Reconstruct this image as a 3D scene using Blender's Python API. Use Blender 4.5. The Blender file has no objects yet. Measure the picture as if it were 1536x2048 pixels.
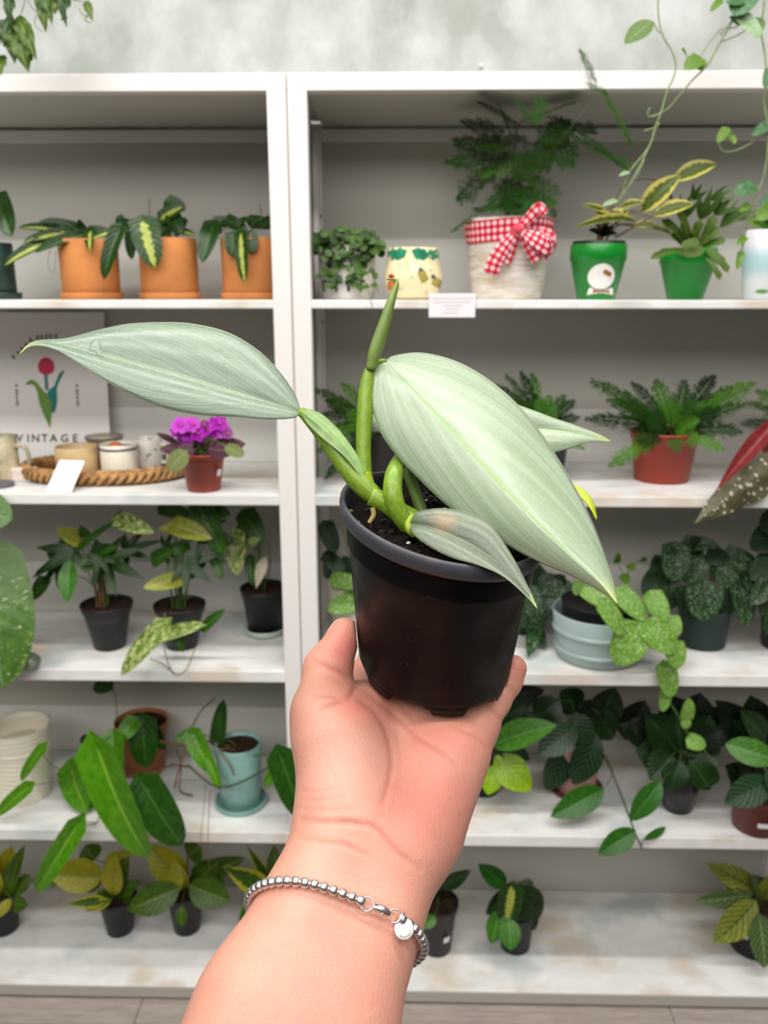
import bpy, bmesh, math, random
import numpy as np
from mathutils import Vector, Matrix, Quaternion, noise as mnoise
random.seed(7)
SC = bpy.context.scene
COL = SC.collection

# ------------------------------------------------------------------ camera
F = 1700.0; PITCH = math.radians(14.5); YAW = math.radians(1.2)
CAM = np.array([0.0, 0.0, 1.57])
FW = np.array([-math.sin(YAW)*math.cos(PITCH), math.cos(YAW)*math.cos(PITCH), -math.sin(PITCH)])
RT = np.array([math.cos(YAW), math.sin(YAW), 0.0])
UP = np.cross(RT, FW)
cd = bpy.data.cameras.new('camera'); cam = bpy.data.objects.new('camera', cd); COL.objects.link(cam)
cam.matrix_world = Matrix(((RT[0], UP[0], -FW[0], CAM[0]), (RT[1], UP[1], -FW[1], CAM[1]), (RT[2], UP[2], -FW[2], CAM[2]), (0, 0, 0, 1)))
cd.sensor_fit = 'VERTICAL'; cd.sensor_height = 36.0; cd.lens = 36.0*F/2048
cd.clip_start = 0.02
cd.dof.use_dof = True; cd.dof.focus_distance = 0.385; cd.dof.aperture_fstop = 16.0
SC.camera = cam

# ------------------------------------------------------------------ light
w = bpy.data.worlds.new('world'); SC.world = w; w.use_nodes = True
w.node_tree.nodes['Background'].inputs[0].default_value = (0.93, 0.96, 1.0, 1)
w.node_tree.nodes['Background'].inputs[1].default_value = 0.085
def area(name, loc, tgt, sx, sy, power, col=(1, 0.96, 0.9)):
    l = bpy.data.lights.new(name, 'AREA'); l.shape = 'RECTANGLE'; l.size = sx; l.size_y = sy; l.energy = power; l.color = col
    o = bpy.data.objects.new(name, l); COL.objects.link(o); o.location = loc
    o.rotation_euler = (Vector(tgt)-Vector(loc)).to_track_quat('-Z', 'Y').to_euler()
    return o
area('ceiling_strip_front', (0.0, 0.72, 3.6), (0.0, 1.0, 0), 4.0, 0.12, 66, (1, 0.975, 0.94))
area('ceiling_strip_middle', (0.0, -0.5, 3.4), (0.0, 1.2, 1.2), 4.0, 0.25, 52, (1, 0.965, 0.92))
area('ceiling_strip_back', (-0.6, -1.6, 2.9), (0, 1.2, 1.1), 4.0, 0.8, 52, (1, 0.97, 0.93))
SC.view_settings.view_transform = 'Standard'; SC.view_settings.look = 'None'
SC.view_settings.gamma = 1.0; SC.view_settings.exposure = 0.15; SC.view_settings.use_curve_mapping = False
SC.cycles.max_bounces = 8
SC.cycles.use_denoising = True

# ------------------------------------------------------------------ coordinates
def ray(x, y): return FW + RT*(x-768)/F - UP*(y-1024)/F
def atY(x, y, Y): d = ray(x, y); return Vector(CAM + d*(Y/d[1]))
def atZ(x, y, Z): d = ray(x, y); return Vector(CAM + d*((Z-CAM[2])/d[2]))
def atD(x, y, D): return Vector(CAM + ray(x, y)*D)
def scale_at(p): return float((np.array(p)-CAM) @ FW)/F        # metres per pixel there
def camco(x, y, D): return np.array([(x-768)/F*D, -(y-1024)/F*D, D])
def cam2w(a): a = np.asarray(a); return CAM + a[..., 0:1]*RT + a[..., 1:2]*UP + a[..., 2:3]*FW

# ------------------------------------------------------------------ materials
def L(c):
    return tuple(((v/255)/12.92 if v/255 <= 0.04045 else ((v/255+0.055)/1.055)**2.4) for v in c) + (1,)
MATS = {}
class NB:
    def __init__(s, name):
        s.m = bpy.data.materials.new(name); s.m.use_nodes = True; s.t = s.m.node_tree; s.p = s.t.nodes['Principled BSDF']; s.out = s.t.nodes['Material Output']
    def n(s, typ, **kw):
        nd = s.t.nodes.new(typ)
        for k, v in kw.items(): setattr(nd, k, v)
        return nd
    def l(s, a, b): s.t.links.new(a, b)
    def set(s, inp, v):
        if isinstance(v, bpy.types.NodeSocket): s.l(v, inp)
        else: inp.default_value = v
    def math(s, op, a, b=0.0, clamp=False):
        nd = s.n('ShaderNodeMath', operation=op, use_clamp=clamp); s.set(nd.inputs[0], a); s.set(nd.inputs[1], b); return nd.outputs[0]
    def mix(s, f, a, b):
        nd = s.n('ShaderNodeMix', data_type='RGBA'); s.set(nd.inputs[0], f); s.set(nd.inputs[6], a); s.set(nd.inputs[7], b); return nd.outputs[2]
    def noise(s, scale, vec=None, detail=3, rough=0.5):
        nd = s.n('ShaderNodeTexNoise'); nd.inputs['Scale'].default_value = scale; nd.inputs['Detail'].default_value = detail; nd.inputs['Roughness'].default_value = rough
        if vec is not None: s.l(vec, nd.inputs['Vector'])
        return nd.outputs['Fac']
    def ramp(s, f, lo, hi):
        nd = s.n('ShaderNodeMapRange'); nd.inputs[1].default_value = lo; nd.inputs[2].default_value = hi; s.set(nd.inputs[0], f); return nd.outputs[0]
    def obj(s): return s.n('ShaderNodeTexCoord').outputs['Object']
    def mapping(s, vec, sc):
        nd = s.n('ShaderNodeMapping'); nd.inputs['Scale'].default_value = sc; s.l(vec, nd.inputs['Vector']); return nd.outputs[0]
    def bump(s, h, st=0.3, dist=0.001):
        nd = s.n('ShaderNodeBump'); nd.inputs['Strength'].default_value = st; nd.inputs['Distance'].default_value = dist; s.l(h, nd.inputs['Height']); s.l(nd.outputs[0], s.p.inputs['Normal'])
    def fin(s, col, rough=0.5, spec=0.5, metal=0.0, trans=0.0):
        s.set(s.p.inputs['Base Color'], col); s.set(s.p.inputs['Roughness'], rough); s.p.inputs['Specular IOR Level'].default_value = spec; s.p.inputs['Metallic'].default_value = metal
        if trans > 0:
            tr = s.n('ShaderNodeBsdfTranslucent'); s.set(tr.inputs[0], col); mx = s.n('ShaderNodeMixShader'); mx.inputs[0].default_value = trans
            s.l(s.p.outputs[0], mx.inputs[1]); s.l(tr.outputs[0], mx.inputs[2]); s.l(mx.outputs[0], s.out.inputs[0])
        return s.m
def plain(name, c, rough=0.5, spec=0.5, metal=0.0, var=0.0, scale=30, c2=None, bump=0.0):
    b = NB(name)
    col = L(c)
    if var > 0 or bump > 0:
        f = b.noise(scale, b.obj())
        d = L(c2) if c2 else L(tuple(max(0, v*(1-var)) for v in c))
        col = b.mix(b.ramp(f, 0.35, 0.65), L(c), d)
        if bump: b.bump(f, bump)
    return b.fin(col, rough, spec, metal)

# ------------------------------------------------------------------ mesh helpers
class MB:
    def __init__(s): s.v = []; s.f = []; s.uv = []; s.mi = []
    def add(s, vs, fs, uvs=None, mi=0):
        o = len(s.v); s.v += [tuple(map(float, v)) for v in vs]
        s.uv += (uvs if uvs is not None else [(0.5, 0.5)]*len(vs))
        s.f += [tuple(o+i for i in f) for f in fs]; s.mi += [mi]*len(fs); return s
    def box(s, lo, hi, mi=0):
        x0, y0, z0 = lo; x1, y1, z1 = hi
        return s.add([(x0, y0, z0), (x1, y0, z0), (x1, y1, z0), (x0, y1, z0), (x0, y0, z1), (x1, y0, z1), (x1, y1, z1), (x0, y1, z1)],
                     [(0, 3, 2, 1), (4, 5, 6, 7), (0, 1, 5, 4), (1, 2, 6, 5), (2, 3, 7, 6), (3, 0, 4, 7)], None, mi)
    def lathe(s, prof, n=32, c=(0, 0, 0), mi=0, close=True):
        vs = []; uvs = []; fs = []; m = len(prof)
        for j, (r, z) in enumerate(prof):
            for i in range(n):
                a = 2*math.pi*i/n; vs.append((c[0]+r*math.cos(a), c[1]+r*math.sin(a), c[2]+z)); uvs.append((i/n, j/max(1, m-1)))
        for j in range(m-1):
            for i in range(n):
                k = (i+1) % n; fs.append((j*n+i, j*n+k, (j+1)*n+k, (j+1)*n+i))
        if close:
            if prof[0][0] > 1e-5: fs.append(tuple(range(n-1, -1, -1)))
            if prof[-1][0] > 1e-5: fs.append(tuple((m-1)*n+i for i in range(n)))
        return s.add(vs, fs, uvs, mi)
    def tube(s, pts, rad, n=8, mi=0, flat=1.0):
        pts = [Vector(p) for p in pts]; m = len(pts)
        if not hasattr(rad, '__len__'): rad = [rad]*m
        vs = []; uvs = []; fs = []; pn = None
        for j in range(m):
            t = (pts[min(j+1, m-1)]-pts[max(j-1, 0)]).normalized()
            if pn is None:
                pn = t.orthogonal().normalized()
            else:
                pn = (pn - t*pn.dot(t)); pn = pn.normalized() if pn.length > 1e-6 else t.orthogonal().normalized()
            bn = t.cross(pn)
            for i in range(n):
                a = 2*math.pi*i/n; vs.append(pts[j]+pn*math.cos(a)*rad[j]+bn*math.sin(a)*rad[j]*flat); uvs.append((i/n, j/(m-1)))
        for j in range(m-1):
            for i in range(n):
                k = (i+1) % n; fs.append((j*n+i, j*n+k, (j+1)*n+k, (j+1)*n+i))
        fs.append(tuple(range(n-1, -1, -1))); fs.append(tuple((m-1)*n+i for i in range(n)))
        return s.add(vs, fs, uvs, mi)
    def sphere(s, c, r, nu=12, nv=8, sc=(1, 1, 1), mi=0):
        vs = [(c[0], c[1], c[2]-r*sc[2])]; fs = []
        for j in range(1, nv):
            b = -math.pi/2+math.pi*j/nv
            for i in range(nu):
                a = 2*math.pi*i/nu; vs.append((c[0]+r*sc[0]*math.cos(b)*math.cos(a), c[1]+r*sc[1]*math.cos(b)*math.sin(a), c[2]+r*sc[2]*math.sin(b)))
        vs.append((c[0], c[1], c[2]+r*sc[2])); top = len(vs)-1
        for i in range(nu):
            k = (i+1) % nu
            fs.append((0, 1+k, 1+i)); fs.append((top, 1+(nv-2)*nu+i, 1+(nv-2)*nu+k))
            for j in range(nv-2): fs.append((1+j*nu+i, 1+j*nu+k, 1+(j+1)*nu+k, 1+(j+1)*nu+i))
        return s.add(vs, fs, None, mi)
    def mesh(s, name, mats, smooth=True):
        me = bpy.data.meshes.new(name); me.from_pydata(s.v, [], s.f)
        uvl = me.uv_layers.new(name='UVMap')
        vi = np.zeros(len(me.loops), dtype=np.int32); me.loops.foreach_get('vertex_index', vi)
        uvl.data.foreach_set('uv', np.array(s.uv, dtype=np.float32)[vi].ravel())
        for m in (mats if isinstance(mats, (list, tuple)) else [mats]): me.materials.append(m)
        me.polygons.foreach_set('material_index', np.array(s.mi, dtype=np.int32))
        if smooth: me.shade_smooth()
        me.update(); return me
    def build(s, name, mats, parent=None, smooth=True):
        return link(name, s.mesh(name, mats, smooth), parent)
def link(name, me, parent=None, mw=None):
    o = bpy.data.objects.new(name, me); COL.objects.link(o)
    if parent is not None:
        o.parent = parent; o.matrix_parent_inverse = PINV.get(parent.name, Matrix.Identity(4))
    if mw is not None: o.matrix_basis = mw
    return o
PINV = {}
def thing(name, label, cat, loc, group=None):
    o = bpy.data.objects.new(name, None); COL.objects.link(o); o.location = loc; o.empty_display_size = 0.02
    o['label'] = label; o['category'] = cat
    if group: o['group'] = group
    PINV[o.name] = Matrix.Translation(-Vector(loc))     # children are modelled in world coordinates
    return o
def tag(o, label, cat, group=None):
    o['label'] = label; o['category'] = cat
    if group: o['group'] = group
    return o
def bevel(o, wd=0.001, seg=2):
    m = o.modifiers.new('bevel', 'BEVEL'); m.width = wd; m.segments = seg; m.limit_method = 'ANGLE'; m.angle_limit = math.radians(40); return o
def cr(pts, n):
    """Catmull-Rom through pts (numpy rows), n samples evenly along the arc."""
    P = np.array([list(p) for p in pts], float); P = np.vstack([2*P[0]-P[1], P, 2*P[-1]-P[-2]]); out = []
    for i in range(1, len(P)-2):
        for t in np.linspace(0, 1, 24, endpoint=False):
            a, b, c, d = P[i-1:i+3]
            out.append(0.5*((2*b)+(-a+c)*t+(2*a-5*b+4*c-d)*t*t+(-a+3*b-3*c+d)*t**3))
    out.append(P[-2]); out = np.array(out)
    s = np.concatenate([[0], np.cumsum(np.linalg.norm(np.diff(out[:, :3], axis=0), axis=1))]); q = np.linspace(0, s[-1], n)
    return np.stack([np.interp(q, s, out[:, k]) for k in range(out.shape[1])], 1)

# ------------------------------------------------------------------ setting
def wallmat():
    b = NB('venetian_plaster'); o = b.obj()
    f1 = b.ramp(b.noise(2.6, b.mapping(o, (1.0, 1, 1.0)), 5, 0.6), 0.32, 0.68); f2 = b.ramp(b.noise(6.0, b.mapping(o, (1.2, 1, 0.9)), 4, 0.6), 0.42, 0.72)
    c = b.mix(f1, L((140, 145, 137)), L((172, 175, 171))); c = b.mix(f2, c, L((186, 189, 187)))
    b.bump(b.noise(40, o), 0.1, 0.002)
    return b.fin(c, 0.5, 0.3)
def shelfmat():
    b = NB('marbled_shelf_paint'); o = b.obj()
    f1 = b.ramp(b.noise(9, b.mapping(o, (1, 1.6, 1)), 4, 0.6), 0.4, 0.62); f2 = b.ramp(b.noise(5.5, b.mapping(o, (1.1, 1.5, 1)), 3, 0.55), 0.52, 0.66); 
    nd = b.n('ShaderNodeMapping'); nd.inputs['Location'].default_value = (3.1, 7.7, 0); b.l(o, nd.inputs[0]); f3 = b.ramp(b.noise(6, nd.outputs[0], 3, 0.5), 0.56, 0.68)
    c = b.mix(f1, L((238, 237, 234)), L((226, 226, 224))); c = b.mix(f2, c, L((216, 204, 190))); c = b.mix(f3, c, L((200, 208, 207)))
    return b.fin(c, 0.38, 0.5)
def floormat():
    b = NB('grey_wood_plank'); o = b.obj()
    f = b.noise(7, b.mapping(o, (1.2, 14, 1)), 5, 0.65); f2 = b.noise(30, b.mapping(o, (0.7, 9, 1)), 3)
    c = b.mix(b.ramp(f, 0.3, 0.7), L((146, 134, 127)), L((176, 165, 157))); c = b.mix(b.math('MULTIPLY', b.ramp(f2, 0.5, 0.75), 0.4), c, L((124, 110, 103)))
    b.bump(f, 0.15, 0.001)
    return b.fin(c, 0.45, 0.4)
M_wall = wallmat(); M_shelf = shelfmat(); M_floor = floormat()
M_white = plain('white_lacquer', (235, 231, 227), 0.32, 0.5)
M_panel = plain('back_panel_grey_white', (196, 195, 186), 0.4, 0.4, var=0.05, scale=2.0)
M_litband = plain('lit_band_white', (222, 221, 215), 0.4, 0.4)  # paler panel colour, light on the lower back painted in
M_seam = plain('seam_grey', (205, 199, 190), 0.5)
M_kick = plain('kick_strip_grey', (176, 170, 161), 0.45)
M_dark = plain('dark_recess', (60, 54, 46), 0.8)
M_pin = plain('pin_metal', (110, 108, 104), 0.35, metal=1)

o = MB().box((-3, 1.975, -0.02), (3, 2.10, 3.0)).build('wall_back', M_wall); o['kind'] = 'structure'
fl = MB().box((-3, -2.5, -0.03), (3, 2.1, -0.004)).build('floor', M_dark); fl['kind'] = 'structure'
y = 2.0
row = 0
while y > 0.2:
    x = -3.0+(0.77*row) % 1.2 - 0.327
    while x < 3:
        x1 = x+1.2
        MB().box((x+0.001, y-0.158, -0.004), (x1-0.001, y, 0.0)).build('plank', M_floor, fl, False)
        x = x1
    y -= 0.16; row += 1
YF = 1.6; YB = 1.935
SZ = [1.556, 1.189, 0.817, 0.438, 0.038]
ST = [0.0155, 0.0215, 0.0255, 0.0270]
TOPZ = 1.9355; TOPB = 1.9070
def unit(name, label, x0, x1):
    u = thing(name, label, 'shelving unit', ((x0+x1)/2, 1.78, 0), 'white shelving units along the wall')
    PW = 0.0335
    def part(nm, mb, m=M_white, bv=0.0012):
        o = mb.build(nm, m, u, False)
        if bv: bevel(o, bv)
        return o
    part('top_panel', MB().box((x0, YF+0.03, TOPZ-0.012), (x1, YB+0.03, TOPZ-0.001)))
    part('front_beam', MB().box((x0, YF, TOPB), (x1, YF+0.03, TOPZ)))
    part('underside_panel', MB().box((x0+0.03, YF+0.03, TOPB), (x1-0.03, YB-0.004, TOPB+0.010)), M_panel)
    for a in (x0, x1-PW):
        part('front_post', MB().box((a, YF-0.0006, 0.006), (a+PW, YF+0.03, TOPB)))
        part('rear_post', MB().box((a+0.002, YB-0.03, 0.006), (a+PW-0.004, YB, TOPB)))
        part('side_panel', MB().box((a+(0.002 if a == x0 else 0.021), YF+0.03, 0.02), (a+(0.012 if a == x0 else 0.031), YB-0.03, TOPB)), M_panel)
        ax = a+0.014 if a == x0 else a+0.0075
        st = part('pin_strip', MB().box((ax, YB-0.075, 0.03), (ax+0.012, YB-0.055, TOPB-0.02)))
        st2 = part('pin_strip', MB().box((ax, YB-0.045, 0.03), (ax+0.012, YB-0.0305, TOPB-0.02)))
        for z in SZ[:4]:
            for zz in (z+0.17, z-0.05):
                sx = ax+0.012 if a == x0 else ax
                MB().sphere((sx, YB-0.038, zz), 0.0042, 8, 6, (0.7, 1, 1)).build('shelf_pin', M_pin, st2)
    part('back_panel', MB().box((x0+0.004, YB, 0.02), (x1-0.004, YB+0.012, TOPB-0.001)), M_panel)
    part('rear_beam', MB().box((x0+PW-0.003, YB-0.012, TOPB-0.03), (x1-PW+0.003, YB-0.0005, TOPB-0.006)))
    for k, z in enumerate(SZ[:4]):
        part('shelf_board', MB().box((x0+PW-0.012, YF+0.001, z-ST[k]), (x1-PW+0.012, YB-0.001, z)), M_shelf, 0.002)
        part('lit_band_plate', MB().box((x0+PW-0.003, YB-0.002, z+0.0005), (x1-PW+0.003, YB-0.0002, z+0.125)), M_litband, 0)  # added thin plate, its paler colour imitates light reaching the lower back panel
    part('rear_rail', MB().box((x0+PW-0.003, YB-0.008, 0.26), (x1-PW+0.003, YB-0.0005, 0.285)), M_panel, 0.001)
    part('bottom_board', MB().box((x0, YF-0.004, SZ[4]-0.030), (x1, YB-0.001, SZ[4])), M_shelf, 0.0015)
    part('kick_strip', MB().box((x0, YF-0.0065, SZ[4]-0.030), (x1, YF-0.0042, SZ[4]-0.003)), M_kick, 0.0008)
    part('plinth', MB().box((x0+0.01, YF+0.02, 0.0), (x1-0.01, YB-0.02, 0.0075)), M_dark, 0)
    return u
unit('shelving_unit', 'white shelving unit with terracotta pots and a tulip poster', -1.3785, -0.2035)
unit('shelving_unit', 'white shelving unit with ferns and a gingham bow basket', -0.2005, 0.9745)
o = MB().box((-0.2034, YF+0.006, 0.04), (-0.2006, YF+0.02, TOPZ-0.004)).build('trim_1', M_seam, None, False); o['kind'] = 'structure'
# ------------------------------------------------------------------ the held pot (camera-aligned frame, then world)
H_POT = 0.087
ra, rb = math.radians(25), math.radians(1.5)
AX = np.array([math.cos(ra)*math.sin(rb), math.cos(ra)*math.cos(rb), -math.sin(ra)])
LX = np.array([math.cos(rb), -math.sin(rb), 0.0]); LY = np.cross(AX, LX)
PT = camco(885, 1028, 0.391); PB = PT - AX*H_POT
def shear(h): return -(math.tan(math.radians(6.0))+(math.tan(math.radians(11.0))-math.tan(math.radians(6.0)))*h/H_POT)
def pot_local(x, y, h):          # local coordinates to world
    x, y, h = np.asarray(x, float), np.asarray(y, float), np.asarray(h, float)
    hh = h + shear(h)*x
    return cam2w(PB + x[..., None]*LX + y[..., None]*LY + hh[..., None]*AX)
R_PROF = [(0.0352, 0.0), (0.0362, 0.004), (0.0370, 0.0062), (0.0432, 0.066), (0.0448, 0.0815), (0.0448, 0.087)]
def pot_sdf(p):
    d = p-PB; x = d@LX; y = d@LY; h = d@AX
    h2 = h - shear(h)*x
    r = np.sqrt(x*x+y*y); R = np.interp(h2, [c[1] for c in R_PROF], [c[0] for c in R_PROF])
    return np.maximum(r-R, np.maximum(-h2, h2-H_POT))

# ------------------------------------------------------------------ hand and forearm : signed distance field, surface nets
def smin(a, b, k):
    h = np.clip(0.5+0.5*(b-a)/k, 0, 1); return b*(1-h)+a*h-k*h*(1-h)
def capsule(p, a, b, r1, r2):
    ba = b-a; pa = p-a; h = np.clip((pa@ba)/float(ba@ba), 0, 1)
    q = pa-h[..., None]*ba.astype(p.dtype)
    return np.sqrt((q*q).sum(-1))-(r1+(r2-r1)*h)
C_ = camco
WR = camco(740, 1695, 0.372); FA = camco(590, 2048, 0.337); EL = FA+(FA-WR)/np.linalg.norm(FA-WR)*0.15
arm_dir = (WR-FA)/np.linalg.norm(WR-FA); side = np.cross(arm_dir, np.array([0, 0, 1.0])); side /= np.linalg.norm(side)
def off(c, s): return c+side*s
K = {}
K['i0'], K['m0'], K['r0'], K['p0'] = C_(712, 1432, .417), C_(790, 1446, .423), C_(872, 1452, .424), C_(946, 1450, .418)
FING = {
 'index': [(K['i0'], .0118), (C_(738, 1352, .448), .0098), (C_(765, 1280, .474), .0088), (C_(785, 1225, .478), .0078)],
 'middle': [(K['m0'], .0118), (C_(805, 1362, .462), .0098), (C_(825, 1275, .484), .0088), (C_(835, 1210, .486), .0078)],
 'ring': [(K['r0'], .0112), (C_(893, 1372, .458), .0093), (C_(905, 1285, .480), .0084), (C_(905, 1222, .482), .0074)],
 'pinky': [(K['p0'], .0108), (C_(986, 1402, .428), .0085), (C_(1012, 1364, .432), .0077), (C_(1026, 1337, .4335), .0070)],
}
THUMB = [(C_(688, 1545, .392), .0165), (C_(638, 1418, .396), .0118), (C_(656, 1338, .409), .0112), (C_(690, 1268, .4155), .0078)]
def hand_sdf(p):
    c1, c2 = off(WR, -.0115), off(WR, .0115)
    d = smin(capsule(p, off(EL, -.013), off(FA, -.0118), .033, .0272), capsule(p, off(EL, .013), off(FA, .0118), .033, .0272), .02)
    d = smin(d, capsule(p, off(FA, -.0118), c1, .0272, .0208), .012)
    d = smin(d, capsule(p, off(FA, .0118), c2, .0272, .0208), .012)
    pal = None
    for k, w in (('i0', -.6), ('m0', -.2), ('r0', .2), ('p0', .6)):
        r = {'i0': .0120, 'm0': .0122, 'r0': .0118, 'p0': .0112}[k]
        q = capsule(p, off(WR, w*.024)+np.array([0, .004, .006]), K[k], .0155, r); pal = q if pal is None else smin(pal, q, .014)
    d = smin(d, pal, .014)
    # thenar, hypothenar, palm pads
    d = smin(d, capsule(p, C_(672, 1480, .393), C_(698, 1580, .384), .0205, .0200), .016)
    d = smin(d, capsule(p, C_(662, 1432, .402), C_(720, 1425, .414), .0120, .0110), .013)
    d = smin(d, capsule(p, C_(893, 1515, .403), C_(838, 1650, .388), .0172, .0200), .016)
    d = smin(d, capsule(p, C_(740, 1445, .421), C_(930, 1455, .420), .0115, .0118), .008)
    fing = None
    for nm, ch in FING.items():
        f = None
        for (a, r1), (b, r2) in zip(ch[:-1], ch[1:]):
            q = capsule(p, a, b, r1, r2); f = q if f is None else smin(f, q, .003)
        fing = f if fing is None else smin(fing, f, .0022)
    d = smin(d, fing, .007)
    t = None
    for (a, r1), (b, r2) in zip(THUMB[:-1], THUMB[1:]):
        q = capsule(p, a, b, r1, r2); t = q if t is None else smin(t, q, .004)
    d = smin(d, t, .007)
    return np.maximum(d, -(pot_sdf(p)-0.0012))
def surface_nets(fn, lo, hi, h):
    ns = [int(math.ceil((hi[i]-lo[i])/h))+1 for i in range(3)]
    ax = [lo[i]+h*np.arange(ns[i]) for i in range(3)]
    S = np.empty(ns, np.float32)
    for i in range(0, ns[0], 16):
        g = np.stack(np.meshgrid(ax[0][i:i+16], ax[1], ax[2], indexing='ij'), -1); S[i:i+16] = fn(g)
    neg = S < 0
    c = np.zeros([n-1 for n in ns], np.int8)
    sl = lambda a, n: slice(a, n-1+a)
    for dx in (0, 1):
        for dy in (0, 1):
            for dz in (0, 1): c += neg[sl(dx, ns[0]), sl(dy, ns[1]), sl(dz, ns[2])]
    act = (c > 0) & (c < 8); idx = np.full(act.shape, -1, np.int64); cells = np.argwhere(act); idx[act] = np.arange(len(cells))
    acc = np.zeros((len(cells), 3)); cnt = np.zeros(len(cells))
    cor = np.array([(a, b, e) for a in (0, 1) for b in (0, 1) for e in (0, 1)])
    for i in range(8):
        for j in range(i+1, 8):
            if np.abs(cor[i]-cor[j]).sum() != 1: continue
            A = cells+cor[i]; B = cells+cor[j]; sa = S[tuple(A.T)]; sb = S[tuple(B.T)]; m = (sa < 0) != (sb < 0)
            t = np.where(m, sa/np.where(m, sa-sb, 1), 0); acc += np.where(m[:, None], A+(B-A)*t[:, None], 0); cnt += m
    V = np.array(lo)+h*acc/cnt[:, None]
    Q = []
    for a in range(3):
        b, e = (a+1) % 3, (a+2) % 3
        s0 = [slice(None)]*3; s1 = [slice(None)]*3; s0[a] = slice(0, ns[a]-1); s1[a] = slice(1, ns[a])
        x = neg[tuple(s0)] != neg[tuple(s1)]; E = np.argwhere(x)
        E = E[(E[:, b] > 0) & (E[:, e] > 0) & (E[:, b] < ns[b]-1) & (E[:, e] < ns[e]-1)]
        inside = neg[tuple(E.T)]
        def cell(db, de): q = E.copy(); q[:, b] += db; q[:, e] += de; return idx[tuple(q.T)]
        q = np.stack([cell(-1, -1), cell(0, -1), cell(0, 0), cell(-1, 0)], 1); q[~inside] = q[~inside][:, ::-1]; Q.append(q)
    return V, np.concatenate(Q)
V, Q = surface_nets(hand_sdf, (-.135, -.40, .255), (.085, -.035, .50), .00135)
def grad(fn, P, e=4e-4):
    g = np.stack([fn(P+np.eye(3)[i]*e)-fn(P-np.eye(3)[i]*e) for i in range(3)], 1); return g/np.maximum(np.linalg.norm(g, axis=1), 1e-9)[:, None]
for _ in range(2): V = V-grad(hand_sdf, V)*hand_sdf(V)[:, None]*0.8
# creases: polylines on the palm in the plane of view, pressed into the skin by up to a millimetre
def proj(P): return np.stack([768+F*P[:, 0]/P[:, 2], 1024-F*P[:, 1]/P[:, 2]], 1)
CREASE = [  # pixels of the photograph, width px, depth mm
 ([(640, 1418), (664, 1408), (684, 1401)], 3.0, 1.0), ([(684, 1402), (700, 1392), (712, 1372)], 3, .8),
 ([(628, 1322), (655, 1330), (680, 1342), (694, 1352)], 3.2, 1.1), ([(640, 1350), (665, 1356), (690, 1372)], 3, .5), ([(630, 1392), (660, 1392), (682, 1400)], 2.8, .7),
 ([(718, 1402), (745, 1420), (766, 1452), (779, 1490), (783, 1530), (776, 1570), (765, 1610)], 3.2, .8),
 ([(735, 1385), (770, 1415), (800, 1440), (835, 1475), (880, 1500), (915, 1530)], 3.0, .75),
 ([(790, 1400), (815, 1425), (827, 1450), (829, 1500)], 2.6, .35), ([(790, 1420), (795, 1480), (800, 1520)], 2.2, .3),
 ([(912, 1456), (950, 1472), (975, 1495)], 2.6, .5), ([(975, 1412), (1000, 1434), (1004, 1446)], 2.8, .55), ([(1016, 1352), (1040, 1364)], 2.2, .4),
 ([(605, 1640), (650, 1644), (700, 1645), (750, 1655), (785, 1690), (805, 1712), (840, 1736)], 3.6, 1.0),
 ([(598, 1675), (640, 1682), (690, 1690), (740, 1712)], 3.2, .7), ([(603, 1600), (650, 1598), (690, 1590)], 2.4, .4), ([(606, 1618), (660, 1620), (720, 1618)], 2.2, .35),
 ([(596, 1580), (640, 1582), (680, 1572)], 2.4, .35), ([(745, 1655), (760, 1630), (790, 1640)], 2.4, .3),
 ([(640, 1290), (675, 1300), (700, 1312)], 2.0, .25), ([(660, 1275), (690, 1290)], 2.0, .2)]
N = grad(hand_sdf, V); pp = proj(V); front = N[:, 2] < 0.1
disp = np.zeros(len(V)); cre = np.zeros(len(V))
for pts, wd, dep in CREASE:
    q = cr([(a, b, 0) for a, b in pts], 50)[:, :2]
    lo = q.min(0)-14; hi = q.max(0)+14; m = front & (pp > lo).all(1) & (pp < hi).all(1)
    ii = np.nonzero(m)[0]
    dd = np.sqrt(((pp[ii][:, None]-q[None])**2).sum(-1)); kk = dd.argmin(1); dm = dd.min(1); tt = kk/49.0
    tap = np.sin(np.pi*np.clip(tt*.9+.05, 0, 1))**.5
    f = np.exp(-(dm/(wd*1.5))**2)*tap; disp[ii] -= f*dep*0.00075; cre[ii] = np.maximum(cre[ii], f*min(1, dep*.9))
    disp[ii] += np.exp(-((dm-wd*4)/(wd*2.5))**2)*tap*dep*0.00012
V2 = V+N*disp[:, None]
W = cam2w(V2)
me = bpy.data.meshes.new('hand_and_forearm'); me.from_pydata(W.tolist(), [], Q.tolist()); me.shade_smooth()
# skin tone, carried by the skin itself: pinker pads and fingertips, paler mount of the thumb and inner wrist
def blob(x, y, r, sy=1): return np.exp(-(((pp[:, 0]-x)/r)**2+((pp[:, 1]-y)/(r*sy))**2))
pink = .55*blob(845, 1610, 105, 1.0)+.75*blob(690, 1290, 48)+.5*blob(1035, 1335, 40)+.45*blob(905, 1480, 80, .5)+.4*blob(740, 1420, 60, .6)+.25*blob(640, 1960, 120)+.35*blob(700, 1400, 40)
pale = .8*blob(670, 1530, 70)+.4*blob(760, 1500, 50)+.3*blob(720, 1760, 90, .6)
ca = me.color_attributes.new('tone', 'FLOAT_COLOR', 'POINT')
col = np.zeros((len(V), 4), np.float32); col[:, 0] = np.clip(pink, 0, 1); col[:, 1] = np.clip(pale, 0, 1); col[:, 2] = np.clip(cre, 0, 1); col[:, 3] = 1
ca.data.foreach_set('color', col.ravel())
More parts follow.
